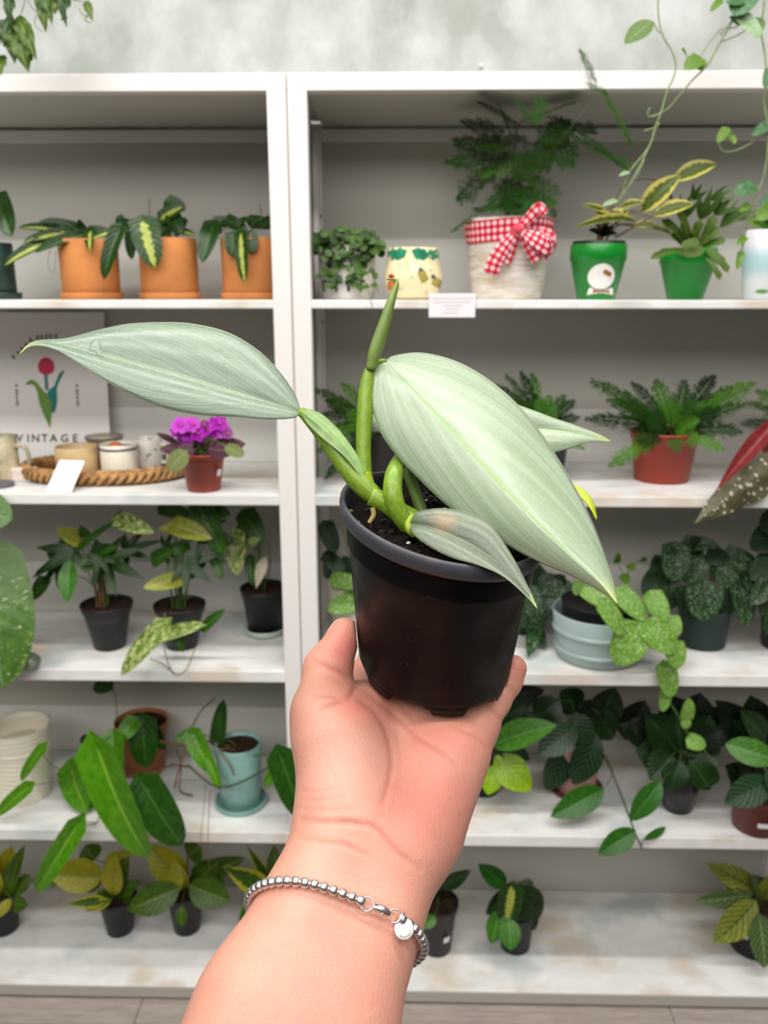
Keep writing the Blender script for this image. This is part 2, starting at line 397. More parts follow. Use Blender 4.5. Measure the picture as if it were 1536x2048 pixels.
b = NB('skin'); at = b.n('ShaderNodeAttribute'); at.attribute_name = 'tone'; sp = b.n('ShaderNodeSeparateColor'); b.l(at.outputs['Color'], sp.inputs[0]); oc = b.obj()
c = b.mix(sp.outputs[0], L((211, 153, 132)), L((213, 122, 110)))
c = b.mix(sp.outputs[1], c, L((206, 158, 142)))
c = b.mix(b.math('MULTIPLY', b.ramp(b.noise(70, oc, 4, .6), .42, .7), .22), c, L((206, 116, 100)))
c = b.mix(b.math('MULTIPLY', sp.outputs[2], .55), c, L((170, 84, 70)))
c = b.mix(b.math('MULTIPLY', b.math('GREATER_THAN', b.noise(900, oc, 1), .80), .5), c, L((120, 70, 60)))
b.p.inputs['Subsurface Weight'].default_value = .25; b.p.inputs['Subsurface Radius'].default_value = (.012, .004, .002); b.p.inputs['Subsurface Scale'].default_value = .35
vo = b.n('ShaderNodeTexVoronoi'); vo.inputs['Scale'].default_value = 900; b.l(b.mapping(oc, (1, 1, .55)), vo.inputs['Vector'])
b.bump(b.math('ADD', vo.outputs['Distance'], b.math('MULTIPLY', b.noise(260, b.mapping(oc, (.45, 1, 1)), 4, .6), 1.3)), .22, .0005)
M_skin = b.fin(c, .46, .45)
M_nail = plain('fingernail', (236, 186, 172), .25, .5)
me.materials.append(M_skin)
person = thing('person', 'bare left forearm and open hand of a person holding up the black pot', 'person', tuple(cam2w(FA)))
hand = link('hand_and_forearm', me, person)
def nail(ch, outward, wd, ln):
    (a, _), (c, r) = ch[-2], ch[-1]; d = (c-a)/np.linalg.norm(c-a); o = outward-d*(outward@d); o /= np.linalg.norm(o); s = np.cross(d, o)
    base = c+d*r*.15; vs = []; fs = []; ok = []; nu, nv = 8, 8
    for j in range(nv+1):
        for i in range(nu+1):
            u = -1+2*i/nu; v = -.5+j/nv; q = base+s*u*wd*.5*(1-.25*max(0, abs(v)*2-.6))+d*v*ln; o2 = q-base
            lo, hi = -.004, .02
            for _ in range(22):
                m = (lo+hi)/2
                if hand_sdf((q+o*m)[None])[0] > 0: hi = m
                else: lo = m
            ok.append(pot_sdf((q+o*hi)[None])[0] > .0016)
            vs.append(cam2w(q+o*(hi+.00022-.0003*u*u-.0002*(2*v)**4)))
    for j in range(nv):
        for i in range(nu): 
            k = j*(nu+1)+i
            if ok[k] and ok[k+1] and ok[k+nu+2] and ok[k+nu+1]: fs.append((k, k+1, k+nu+2, k+nu+1))
    ob = MB().add(vs, fs).build('fingernail', M_nail, person); md = ob.modifiers.new('solid', 'SOLIDIFY'); md.thickness = .0005; md.offset = 0
for nm, wd, ln in (('index', .0105, .011), ('middle', .011, .0115), ('ring', .0105, .011), ('pinky', .0085, .009)): nail(FING[nm], np.array([0, .25, 1.0]), wd, ln)
nail(THUMB, np.array([-1.0, .1, .4]), .0092, .0112)

# ------------------------------------------------------------------ bracelet
M_silver = NB('silver'); M_silver = M_silver.fin(L((222, 216, 212)), .25, .6, .93)
P0 = camco(694, 1845, .352); A_, B_ = camco(543, 1800, .352), camco(846, 1905, .352); T_ = camco(700, 1768, .3315)
u1 = (B_-A_)/np.linalg.norm(B_-A_); v1 = (T_-P0)-u1*((T_-P0)@u1); v1 /= np.linalg.norm(v1)
BR = .00208
ring = []
for th in np.linspace(0, 2*math.pi, 180, endpoint=False):
    d = u1*math.cos(th)+v1*math.sin(th); lo, hi = 0.0, .08
    for _ in range(24):
        m = (lo+hi)/2
        if hand_sdf((P0+d*m)[None])[0] > BR*1.1: hi = m
        else: lo = m
    ring.append(P0+d*hi)
ring = np.array(ring+ring[:1]); sl_ = np.concatenate([[0], np.cumsum(np.linalg.norm(np.diff(ring, axis=0), axis=1))])
def at_s(s): s = s % sl_[-1]; return np.array([np.interp(s, sl_, ring[:, k]) for k in range(3)])
rp = proj(ring); 
vis = ring[:, 2] < P0[2]+.004
def s_near(x, y): d = (rp[:, 0]-x)**2+(rp[:, 1]-y)**2+np.where(vis, 0, 1e6); return sl_[d.argmin()]
sA, sB = s_near(727, 1786), s_near(808, 1836)
tot = sl_[-1]; sgn = 1.0 if ((sB-sA) % tot) < tot/2 else -1.0
span = tot-abs((sB-sA)); 
span = tot-min((sB-sA) % tot, (sA-sB) % tot)
br = thing('bracelet', 'silver ball bead bracelet with round tag worn on the wrist', 'bracelet', tuple(cam2w(P0)))
mbead = MB().sphere((0, 0, 0), BR*1.06, 16, 12).mesh('bead', M_silver)
nb = int(span/(BR*1.86))
for i in range(nb+1):
    p = at_s(sA-sgn*i*span/nb); w_ = cam2w(p)
    link('bead', mbead, br, Matrix.Translation(Vector(w_)))
MB().tube([cam2w(at_s(sA-sgn*i*span/80)) for i in range(81)], .0005, 6).build('chain_wire', M_silver, br)
def ringm(c, n, R, r, name, par, ex=None, el=1.0):
    c = Vector(c); n = Vector(n).normalized(); a = Vector(ex) if ex is not None else n.orthogonal(); a = (a-n*a.dot(n)).normalized(); bb = n.cross(a)
    pts = [c+a*math.cos(t)*R*el+bb*math.sin(t)*R for t in np.linspace(0, 2*math.pi, 29)]
    return MB().tube(pts, r, 8).build(name, M_silver, par)
def cdir(v): return Vector(v[0]*RT+v[1]*UP+v[2]*FW)
seg = lambda t: at_s(sA+sgn*t*((tot-span)))
tv = cam2w(seg(1))-cam2w(seg(0)); tvn = Vector(tv).normalized()
ringm(cam2w(seg(.14)+np.array([0, 0, -.0006])), cdir((.1, .5, -1)), .0026, .00042, 'jump_ring', br)
ringm(cam2w(seg(.80)+np.array([0, 0, -.0006])), cdir((.2, .4, -1)), .0025, .00042, 'jump_ring', br)
q0, q1 = seg(.27)+np.array([0, 0, -.0012]), seg(.70)+np.array([0, 0, -.0012])
cl = MB().tube([cam2w(q0+(q1-q0)*t+np.array([.35, .6, 0])*.0009*math.sin(math.pi*t)) for t in np.linspace(0, 1, 13)], [.0005+.0013*math.sin(math.pi*min(1, t*.8+.12)) for t in np.linspace(0, 1, 13)], 10).build('lobster_clasp', M_silver, br)
MB().tube([cam2w(q0+(q1-q0)*t+np.array([.5, .8, -.3])*.0016) for t in np.linspace(.05, .45, 6)], .0004, 6).build('clasp_lever', plain('dark_steel', (90, 84, 80), .3, metal=1), cl)
MB().sphere(cam2w(q0+(q1-q0)*.55+np.array([0, -.0005, -.0016])), .00055, 10, 8).build('clasp_rivet', M_silver, cl)
tc = camco(808, 1858, 1.0)
lo, hi = .28, .36
for _ in range(24):
    m = (lo+hi)/2
    if hand_sdf((tc*m)[None])[0] > .0032: lo = m
    else: hi = m
tcw = cam2w(tc*lo); tn = cdir((.12, .42, -.9)).normalized()
tx = cdir((1, -.3, 0)); tx = (tx-tn*tx.dot(tn)).normalized(); ty = tn.cross(tx)
prof = [(0.0001, -.0004), (.00365, -.0004), (.0039, -.0002), (.0039, .0002), (.00365, .0004), (.0001, .0004)]
mb = MB().lathe(prof, 36); mb.v = [tuple(Vector(tcw)+tx*p[0]+ty*p[1]+tn*p[2]) for p in mb.v]
tg = mb.build('tag_disc', plain('polished_silver', (246, 244, 242), .25, metal=.35, bump=.05), br, True)
M_eng = plain('engraving', (120, 112, 108), .6)
for i in range(9):        # worn, unreadable engraving along the lower edge
    a = math.radians(-105+11.5*i); c = Vector(tcw)+tx*math.cos(a)*.0029+ty*math.sin(a)*.0029+tn*.00042
    t_ = tx*-math.sin(a)+ty*math.cos(a); n_ = tx*math.cos(a)+ty*math.sin(a); hw, hh = .00019, .00019+.00012*(i % 3 == 0)
    MB().add([c-t_*hw-n_*hh, c+t_*hw-n_*hh, c+t_*hw+n_*hh, c-t_*hw+n_*hh], [(0, 1, 2, 3)]).build('engraving', M_eng, tg, False)
ringm(Vector(tcw)+tn*.0002-tx*.0016+ty*.0036, tx*.8+tn*.3, .0016, .0004, 'jump_ring', br, ty, 1.2)
# ------------------------------------------------------------------ the held plant
b = NB('black_nursery_plastic'); oc = b.obj()
sp_ = b.math('GREATER_THAN', b.noise(520, b.mapping(oc, (1, 1, .5)), 2, .7), .735)
c = b.mix(b.math('MULTIPLY', sp_, .35), L((12, 12, 15)), L((110, 106, 102)))
b.bump(b.noise(25, oc, 2), .08, .002)
M_bpot = b.fin(c, b.ramp(b.noise(60, oc, 3), -.25, 1.6), .12)
b = NB('grey_worn_rim'); oc = b.obj(); M_rim = b.fin(b.mix(b.ramp(b.noise(45, oc, 4), .58, .74), L((66, 68, 74)), L((118, 96, 82))), .42, .45)
b = NB('potting_soil'); oc = b.obj(); M_soil = b.fin(b.mix(b.ramp(b.noise(260, oc, 4, .7), .42, .66), L((12, 9, 8)), L((40, 29, 24))), .95, .2)
hp = thing('potted_philodendron', 'silvery green philodendron in a black plastic pot held up in the hand', 'potted plant', tuple(cam2w(PB)))
n = 120
rows = [(.030, .0050, 0), (.0355, .0048, 0), (.0358, .0, 1), (.0366, .0042, 1), (.0366, .0048, 0), (.0371, .0064, 0), (.0376, .0075, 0), (.04305, .0652, 0), (.0439, .0664, 0), (.0440, .0680, 0), (.0447, .0790, 0)]
vs = []; fs = []
for r, h, ft in rows:
    for i in range(n):
        a = 2*math.pi*i/n; ph = (math.degrees(a)-8) % 60
        hh = h
        if ft: hh = .0052-(.0052-h)*(1 if ph < 28 else (0 if 32 < ph < 56 else .5))
        vs.append((r*math.cos(a), r*math.sin(a), hh))
for j in range(len(rows)-1):
    for i in range(n): k = (i+1) % n; fs.append((j*n+i, j*n+k, (j+1)*n+k, (j+1)*n+i))
fs.append(tuple(range(n-1, -1, -1)))
vs = np.array(vs); MB().add(pot_local(vs[:, 0], vs[:, 1], vs[:, 2]), fs).build('pot', M_bpot, hp)
rim = [(.0447, .0788), (.0466, .0792), (.0472, .0812), (.0474, .0838), (.0470, .0862), (.0460, .0870), (.0450, .0866), (.0446, .0840), (.0438, .070), (.0434, .0660)]
mb = MB().lathe(rim, n, close=False); q = np.array(mb.v); mb.v = [tuple(x) for x in pot_local(q[:, 0], q[:, 1], q[:, 2])]; mb.build('pot_rim', M_rim, hp)
def soil_h(x, y):
    r = math.hypot(x, y)
    return .0792+.0022*mnoise.noise(Vector((x*90, y*90, 0)))+0.0024*mnoise.noise(Vector((x*260, y*260, 3)))+0.0013*mnoise.noise(Vector((x*700, y*700, 9)))-.0012*(r/.044)**4
vs = [(0, 0, soil_h(0, 0))]; fs = []
for j in range(1, 46):
    for i in range(140):
        r = .0443*j/45; a = 2*math.pi*i/140; x, y = r*math.cos(a), r*math.sin(a); vs.append((x, y, soil_h(x, y)))
for i in range(140):
    fs.append((0, 1+i, 1+(i+1) % 140))
    for j in range(44): k = (i+1) % 140; fs.append((1+j*140+i, 1+(j+1)*140+i, 1+(j+1)*140+k, 1+j*140+k))
vs = np.array(vs); soil = MB().add(pot_local(vs[:, 0], vs[:, 1], vs[:, 2]), fs).build('soil', M_soil, hp)
M_perl = plain('perlite', (226, 220, 196), .8); M_moss = plain('moss_bit', (140, 150, 60), .8); M_bark = plain('bark_crumb', (30, 22, 18), .9)
mp = []
for mm, nm in ((M_perl, 'perlite_grain'), (M_moss, 'moss_bit'), (M_bark, 'soil_crumb')):
    x = MB().sphere((0, 0, 0), 1, 7, 5); x.v = [tuple(np.array(v)*(1+.3*mnoise.noise(Vector(v)*2.2))) for v in x.v]; mp.append((nm, x.mesh(nm, mm)))
rnd = random.Random(3)
for i in range(260):
    k = 0 if i < 26 else (1 if i < 40 else 2)
    r = .043*math.sqrt(rnd.random()); a = rnd.random()*6.283; x, y = r*math.cos(a), r*math.sin(a); s = (.0005+.0007*rnd.random())*(1.0 if k < 2 else 1.2)
    link(mp[k][0], mp[k][1], soil, Matrix.Translation(Vector(pot_local(x, y, soil_h(x, y)+s*.3)))@Matrix.Diagonal((s*1.2, s, s*.8, 1)))
# leaf skins
def silverleaf(name, base, lighter, mid, dark, scar=None):
    b = NB(name); uv = b.n('ShaderNodeUVMap').outputs[0]; sx = b.n('ShaderNodeSeparateXYZ'); b.l(uv, sx.inputs[0])
    a = b.math('ABSOLUTE', b.math('SUBTRACT', sx.outputs[0], .5)); a = b.math('MULTIPLY', a, 2.0)
    # side veins run from the midrib forward to the tip: skewed coordinates
    cx = b.n('ShaderNodeCombineXYZ'); b.l(b.math('SUBTRACT', sx.outputs[1], b.math('MULTIPLY', a, .95)), cx.inputs[0]); b.l(b.math('MULTIPLY', a, .05), cx.inputs[1])
    st = b.noise(34, cx.outputs[0], 5, .65); wide = b.noise(9, cx.outputs[0], 3); fine = b.noise(210, b.obj(), 3)
    c = b.mix(b.ramp(wide, .35, .65), L(base), L(lighter)); c = b.mix(b.math('MULTIPLY', b.ramp(st, .5, .75), .4), c, L(lighter)); c = b.mix(b.math('MULTIPLY', b.ramp(st, .48, .3), .3), c, L(dark))  # paler and darker streaks along the veins are leaf colour
    ml = b.math('LESS_THAN', a, .045); c = b.mix(b.math('MULTIPLY', b.ramp(a, .055, .0), .8), c, L(mid))
    c = b.mix(b.math('MULTIPLY', b.ramp(a, .965, 1.0), .8), c, L((206, 219, 186)))
    c = b.mix(b.ramp(sx.outputs[1], .90, 1.0), c, L((182, 200, 110)))
    if scar is not None:      # a dry tan scar near the upper edge
        vd = b.n('ShaderNodeVectorMath', operation='DISTANCE'); b.l(b.obj(), vd.inputs[0]); vd.inputs[1].default_value = scar
        c = b.mix(b.math('MULTIPLY', b.ramp(b.math('ADD', vd.outputs['Value'], b.math('MULTIPLY', b.noise(160, b.obj(), 3), .010)), .0125, .0065), .75), c, L((176, 142, 104)))
    b.bump(b.math('ADD', b.math('MULTIPLY', st, .9), b.math('ADD', b.math('MULTIPLY', fine, .25), b.math('MULTIPLY', b.ramp(a, .06, 0), -.8))), .35, .0012)
    b.p.inputs['Coat Weight'].default_value = .68; b.p.inputs['Coat Roughness'].default_value = .29
    return b.fin(c, b.ramp(fine, -.2, 2.2), .6, 0, .08)
M_sl1 = silverleaf('silver_leaf', (106, 128, 106), (130, 150, 126), (136, 160, 118), (84, 106, 88))
M_sl2 = silverleaf('silver_leaf_pale', (148, 169, 135), (172, 190, 161), (128, 164, 78), (124, 146, 117))
M_sl3 = silverleaf('silver_leaf_small', (84, 100, 78), (106, 118, 92), (112, 126, 96), (62, 80, 66), tuple(atD(886, 1036, .362)))
def rails(name, mat, midp, leftp, rightp, bulge=.004, thick=.0004, nv=56, nu=12, parent=None):
    """A blade lofted between its two margins over the midrib; points are (px, py, depth)."""
    R = [cr([np.array(atD(*p)) for p in q], nv) for q in (leftp, midp, rightp)]
    vs = []; uvs = []; fs = []
    for j in range(nv):
        l, m, r = R[0][j], R[1][j], R[2][j]
        for i in range(2*nu+1):
            t = (i-nu)/nu; e = r if t > 0 else l; s = abs(t); nrm = np.cross(e-m, R[1][min(j+1, nv-1)]-R[1][max(j-1, 0)]); ln = np.linalg.norm(nrm)
            nrm = nrm/ln if ln > 1e-9 else nrm
            if nrm @ FW > 0: nrm = -nrm
            wd = np.linalg.norm(e-m); vs.append(m+(e-m)*s+nrm*(4*s*(1-s))*bulge*min(1, wd/.02)); uvs.append((.5+t*.5, j/(nv-1)))
    w_ = 2*nu+1
    for j in range(nv-1):
        for i in range(2*nu): fs.append((j*w_+i, j*w_+i+1, (j+1)*w_+i+1, (j+1)*w_+i))
    ob = MB().add(vs, fs, uvs).build(name, mat, parent); md = ob.modifiers.new('solid', 'SOLIDIFY'); md.thickness = thick; md.offset = 0
    return ob
def dline(pts, d0, d1): 
    n_ = len(pts)-1; return [(p[0], p[1], d0+(d1-d0)*i/n_) for i, p in enumerate(pts)]
def addd(pts, f): n_ = len(pts)-1; return [(p[0], p[1], p[2]+f*math.sin(math.pi*min(1, i/n_))**.8) for i, p in enumerate(pts)]
# large front leaf
rails('leaf', M_sl2, dline([(772, 722), (800, 752), (842, 798), (900, 860), (960, 925), (1022, 990), (1085, 1055), (1150, 1118), (1202, 1166), (1234, 1206)], .384, .338),
      addd(dline([(772, 723), (750, 728), (740, 760), (742, 810), (770, 880), (830, 950), (905, 1020), (985, 1075), (1070, 1120), (1140, 1150), (1200, 1182), (1234, 1206)], .384, .338), .010),
      addd(dline([(772, 721), (790, 711), (845, 706), (915, 724), (985, 765), (1050, 825), (1105, 900), (1150, 975), (1185, 1045), (1210, 1110), (1228, 1165), (1234, 1206)], .384, .338), .034), .0016, parent=hp)
# left leaf
rails('leaf', M_sl1, dline([(601, 823), (560, 812), (500, 795), (430, 774), (350, 750), (270, 728), (200, 709), (140, 695), (95, 687), (64, 690), (38, 710)], .382, .366),
      addd(dline([(601, 826), (588, 836), (540, 839), (470, 834), (390, 829), (315, 812), (250, 783), (195, 752), (150, 722), (108, 698), (64, 692), (38, 711)], .382, .366), -.007),
      addd(dline([(601, 821), (590, 790), (560, 745), (515, 700), (455, 665), (385, 648), (320, 645), (250, 649), (185, 663), (130, 678), (66, 687), (38, 709)], .382, .366), .014), .003, parent=hp)
# small lower leaf
rails('leaf', M_sl3, dline([(816, 1045), (850, 1052), (895, 1068), (940, 1090), (985, 1120), (1025, 1155), (1055, 1190), (1074, 1216)], .372, .338),
      addd(dline([(816, 1047), (826, 1068), (860, 1094), (905, 1116), (955, 1130), (1005, 1152), (1050, 1190), (1074, 1217)], .372, .338), -.004),
      addd(dline([(816, 1043), (835, 1025), (880, 1017), (935, 1025), (980, 1050), (1020, 1105), (1052, 1165), (1074, 1215)], .372, .338), .007), .003, parent=hp)
# leaf behind the big one
rails('leaf', M_sl2, dline([(803, 905), (850, 880), (920, 865), (1000, 858), (1080, 858), (1150, 866), (1195, 877), (1222, 883)], .402, .425),
      addd(dline([(803, 908), (800, 930), (860, 935), (950, 930), (1050, 918), (1120, 903), (1180, 884), (1222, 884)], .402, .425), -.006),
      addd(dline([(803, 902), (765, 870), (742, 830), (790, 770), (900, 765), (1040, 812), (1090, 832), (1150, 852), (1190, 866), (1222, 882)], .402, .425), .006), .003, parent=hp)
# yellow tip of a leaf at the right
M_ytip = plain('young_leaf', (176, 190, 40), .4)
rails('leaf', M_ytip, dline([(1120, 960), (1160, 985), (1182, 1008), (1193, 1038)], .395, .39), dline([(1118, 966), (1158, 994), (1178, 1014), (1193, 1040)], .395, .388), dline([(1122, 955), (1164, 978), (1186, 1004), (1194, 1037)], .395, .394), .001, nv=24, nu=4, parent=hp)
# stems
b = NB('petiole_green'); oc = b.obj(); uv = b.n('ShaderNodeUVMap').outputs[0]
c = b.mix(b.ramp(b.noise(40, b.mapping(uv, (3, .35, 1)), 3), .35, .65), L((98, 134, 26)), L((142, 170, 52))); c = b.mix(b.math('MULTIPLY', b.ramp(b.noise(420, oc, 3), .5, .7), .4), c, L((78, 112, 20)))
M_pet = b.fin(c, .36, .5, 0, .04)
M_petl = plain('petiole_pale', (132, 164, 96), .4, var=.15, scale=150); M_node = plain('node_yellow', (160, 182, 40), .38, var=.15, scale=100)
def stem(pts, rads, name='stem', mat=None, n=14, flat=1.0, par=hp):
    P = [tuple(atD(*p[:3])) for p in pts]; q = cr([np.append(np.array(p), r) for p, r in zip(P, rads)], 30)
    return MB().tube(q[:, :3], q[:, 3], n, 0, flat).build(name, mat or M_pet, par)
m_ = 1/4400
stem([(870, 1085, .382), (838, 1050, .379), (800, 1026, .377), (768, 1005, .376), (742, 992, .376)], [24*m_, 23*m_, 21*m_, 19*m_, 20*m_], 'stem')
stem([(748, 992, .377), (722, 968, .377), (690, 930, .378), (655, 880, .380), (625, 846, .381), (600, 821, .382)], [19*m_, 21*m_, 19*m_, 17*m_, 13*m_, 9*m_], 'petiole')
rails('petiole_wing', M_petl, [(742, 975, .374), (700, 920, .373), (660, 870, .374), (620, 835, .377), (601, 822, .380)], [(738, 975, .3735), (690, 915, .3725), (648, 880, .3735), (618, 852, .377), (601, 824, .380)], [(748, 968, .376), (718, 915, .376), (680, 862, .378), (640, 826, .380), (603, 816, .382)], -.002, nv=24, nu=5, parent=hp)
stem([(740, 990, .377), (733, 965, .378), (729, 945, .378)], [17*m_, 15*m_, 14*m_], 'sheath_base', M_node)
stem([(729, 952, .378), (727, 890, .379), (730, 820, .380), (733, 775, .381), (740, 742, .382), (754, 726, .383), (772, 722, .384)], [14.5*m_, 15*m_, 16*m_, 14.5*m_, 11*m_, 7*m_, 5*m_], 'petiole')
stem([(741, 740, .380), (750, 705, .379), (765, 660, .378), (780, 610, .377), (792, 573, .377), (795, 562, .377), (786, 558, .377), (773, 559, .377)], [9*m_, 13*m_, 13*m_, 9*m_, 5*m_, 3.5*m_, 2.2*m_, 1.2*m_], 'rolled_leaf', plain('rolled_leaf_green', (122, 146, 70), .4, var=.12, scale=120))
stem([(818, 1055, .376), (800, 1030, .373), (786, 990, .372), (788, 950, .376), (800, 922, .384), (815, 900, .392)], [17*m_, 18*m_, 19*m_, 18*m_, 16*m_, 13*m_], 'petiole')
stem([(850, 1040, .388), (832, 990, .392), (818, 950, .396), (806, 915, .400)], [12*m_, 12*m_, 12*m_, 11*m_], 'petiole', plain('petiole_dull', (112, 140, 66), .4, var=.12, scale=120))
stem([(900, 1050, .384), (918, 1022, .390), (935, 1000, .395)], [11*m_, 11*m_, 10*m_], 'petiole')
stem([(870, 1062, .380), (845, 1052, .376), (822, 1046, .372)], [14*m_, 15*m_, 12*m_], 'petiole')
stem([(828, 1072, .371), (818, 1060, .370), (816, 1045, .371), (826, 1030, .372)], [5*m_, 7*m_, 7*m_, 4*m_], 'petiole', M_node)
stem([(745, 1015, .374), (747, 1030, .374), (738, 1046, .374)], [5*m_, 5*m_, 4*m_], 'aerial_root', plain('aerial_root', (156, 140, 74), .7))
# water drop on the left leaf
b = NB('water'); b.p.inputs['Transmission Weight'].default_value = 1.0; b.p.inputs['IOR'].default_value = 1.33
M_water = b.fin((1, 1, 1, 1), .02)
dc = atD(190, 694, .3695); x = MB().sphere((0, 0, 0), 1, 24, 16)
x.v = [tuple(np.array(dc)+RT*(v[0]*.0026*(1-.25*v[2])+.0004*v[2])-FW*v[1]*.0010*(1 if v[1] < 0 else .8)*-1+UP*(v[2]*.0034)) for v in x.v]
tag(x.build('water_drop', M_water), 'clear water drop resting near the tip of the left silver leaf', 'water drop')
# ------------------------------------------------------------------ leaf library
def leafmat(name, base, base2=None, kind='plain', acc=(200, 210, 150), mid=None, rough=.38, trans=.12, th=.5, sc=6.0):
    b = NB(name); uv = b.n('ShaderNodeUVMap').outputs[0]; sx = b.n('ShaderNodeSeparateXYZ'); b.l(uv, sx.inputs[0]); oc = b.obj(); u, v = sx.outputs[0], sx.outputs[1]
    oi = b.n('ShaderNodeObjectInfo'); rnd = oi.outputs['Random']
    a = b.math('MULTIPLY', b.math('ABSOLUTE', b.math('SUBTRACT', u, .5)), 2.0)
    cv = b.n('ShaderNodeCombineXYZ'); b.l(b.math('ADD', u, b.math('MULTIPLY', rnd, 20)), cv.inputs[0]); b.l(b.math('MULTIPLY', v, 1.8), cv.inputs[1]); P = cv.outputs[0]
    yel = lambda q: (min(255, int(q[0]*1.08)), q[1], int(q[2]*.72)) if q and q[1] > q[0] and kind != 'dots' else q
    base, base2 = yel(base), yel(base2)
    base2 = base2 or tuple(int(x*1.35) for x in base)
    c = b.mix(b.ramp(b.noise(sc, P, 3), .35, .65), L(base), L(base2))
    ve = b.n('ShaderNodeTexWave'); ve.inputs['Scale'].default_value = 2.4; ve.inputs['Distortion'].default_value = .6
    cw = b.n('ShaderNodeCombineXYZ'); b.l(b.math('SUBTRACT', v, b.math('MULTIPLY', a, .33)), cw.inputs[0]); b.l(cw.outputs[0], ve.inputs['Vector']); wv = ve.outputs['Fac']
    if kind == 'stripe':
        f = b.math('SUBTRACT', b.math('ADD', a, b.math('MULTIPLY', b.noise(7, P, 3), .7)), .35); c = b.mix(b.ramp(f, .34, .22), c, L(acc))
    elif kind == 'margin':
        f = b.math('ADD', a, b.math('MULTIPLY', b.math('SUBTRACT', b.noise(6, P, 2), .5), .7)); c = b.mix(b.ramp(f, .56, .66), c, L(acc))
    elif kind == 'splash':
        f = b.noise(4.2, P, 5, .7); c = b.mix(b.ramp(f, th-.02, th+.14), c, L(acc))
    elif kind == 'silver':
        vo = b.n('ShaderNodeTexVoronoi'); vo.inputs['Scale'].default_value = 9; b.l(b.mapping(P, (1.6, .9, 1)), vo.inputs['Vector'])
        f = b.math('MULTIPLY', b.ramp(vo.outputs['Distance'], .48, .25), b.math('MULTIPLY', b.ramp(a, .97, .8), b.ramp(a, .03, .12)))
        f = b.math('MULTIPLY', f, b.ramp(b.noise(8, P, 4, .7), .35, .55)); c = b.mix(f, c, L(acc))
    elif kind == 'fleck':
        f = b.noise(11, b.mapping(P, (.7, 2.2, 1)), 4, .75); c = b.mix(b.ramp(f, th, th+.04), c, L(acc))
    elif kind == 'dots':
        vo = b.n('ShaderNodeTexVoronoi'); vo.inputs['Scale'].default_value = 8.5; b.l(b.mapping(P, (.55, 1.55, 1)), vo.inputs['Vector']); c = b.mix(b.math('LESS_THAN', vo.outputs['Distance'], b.math('ADD', .16, b.math('MULTIPLY', b.noise(5, P, 1), .16))), c, L(acc))
    elif kind == 'veins':
        c = b.mix(b.math('MULTIPLY', b.ramp(wv, .55, .9), .75), c, L(acc))
    if mid: c = b.mix(b.ramp(a, .085, .03), c, L(mid))
    b.bump(b.math('ADD', wv, b.math('MULTIPLY', b.ramp(a, .08, 0), -1.5)), .12, .004)
    return b.fin(c, rough, .35, 0, trans)
PROF = {
 'oval': lambda v: math.sin(math.pi*v**.85)**.75, 'lance': lambda v: math.sin(math.pi*v**.72)**1.05, 'round': lambda v: math.sqrt(max(0, 1-(2*v-1)**2)),
 'heart': lambda v: (min(1, v/.10)**.5)*(1-v)**.62*(1+1.25*v)*.86, 'arrow': lambda v: (min(1, v/.08)**.5)*(1-v)**.8*(1+1.5*v)*.86, 'strap': lambda v: min(1, v/.2)**.6*(.55+.45*v)*(min(1, (1-v)/.12)**.5),
}
def leafmesh(name, shape, mat, cup=.18, arch=.22, lobe=0.0, nu=4, nv=10, wav=0.0, curl=0.0):
    mb = MB()
    def blade(rot, ln, wd, off=0):
        vs = []; uvs = []; fs = []; w_ = 2*nu+1
        for j in range(nv+1):
            v = j/nv; wj = PROF[shape](v)*wd
            for i in range(w_):
                t = (i-nu)/nu; x = t*wj*.5; y = v-lobe*abs(t)**1.6*(1-v)**3; z = arch*4*v*(1-v)*.5+cup*abs(t)*wj*.5-curl*t*t*wj*.4+wav*math.sin(v*19+(t > 0)*1.5)*abs(t)**2*wj+off
                X = x*math.cos(rot)+y*ln*math.sin(rot); Y = y*ln*math.cos(rot)-x*math.sin(rot); vs.append((X, Y, z)); uvs.append((.5+t*.5, v))
        for j in range(nv):
            for i in range(2*nu): k = j*w_+i; fs.append((k, k+1, k+w_+1, k+w_))
        mb.add(vs, fs, uvs)
    if isinstance(lobe, (list, tuple)):
        lobs = lobe; lobe = 0.0
        for (r, ln, wd) in lobs: blade(math.radians(r), ln, wd, .002*r/60)
    else: blade(0, 1, 1)
    return mb.mesh(name, mat)
LIB = {}
def D(key, shape, mat, **kw): LIB[key] = leafmesh('leaf', shape, mat, **kw)
PALM5 = [(0, 1, .24), (42, .82, .22), (-42, .82, .22), (86, .6, .2), (-86, .6, .2)]
D('brasil', 'heart', leafmat('brasil_leaf', (26, 56, 22), (40, 78, 30), 'stripe', (176, 186, 82), (150, 170, 80), .3), lobe=.16, cup=.3)
D('brasild', 'heart', leafmat('brasil_dark', (24, 54, 24), (38, 74, 34), mid=(70, 104, 48), rough=.3), lobe=.16, cup=.3)
D('hoyav', 'oval', leafmat('hoya_variegated', (66, 88, 48), (84, 104, 56), 'margin', (196, 188, 96), rough=.34), cup=.35, arch=.3)
D('stag', 'strap', leafmat('staghorn_frond', (58, 90, 36), (82, 116, 50), rough=.5), cup=.2, arch=.35, nv=9, nu=2)
D('staglobe', 'lance', leafmat('staghorn_dark', (46, 78, 30), (66, 100, 44), rough=.5), lobe=[(0, 1, .22), (24, .95, .2), (-22, .9, .18)], arch=.3, cup=.15, nu=2)
D('violet', 'oval', leafmat('violet_leaf', (62, 26, 44), (84, 40, 58), mid=(90, 80, 60), rough=.6, trans=.05), cup=-.2, arch=.2)
D('violetg', 'round', leafmat('violet_green_leaf', (84, 106, 78), (110, 126, 96), mid=(130, 140, 90), rough=.6), cup=.1, arch=.1)
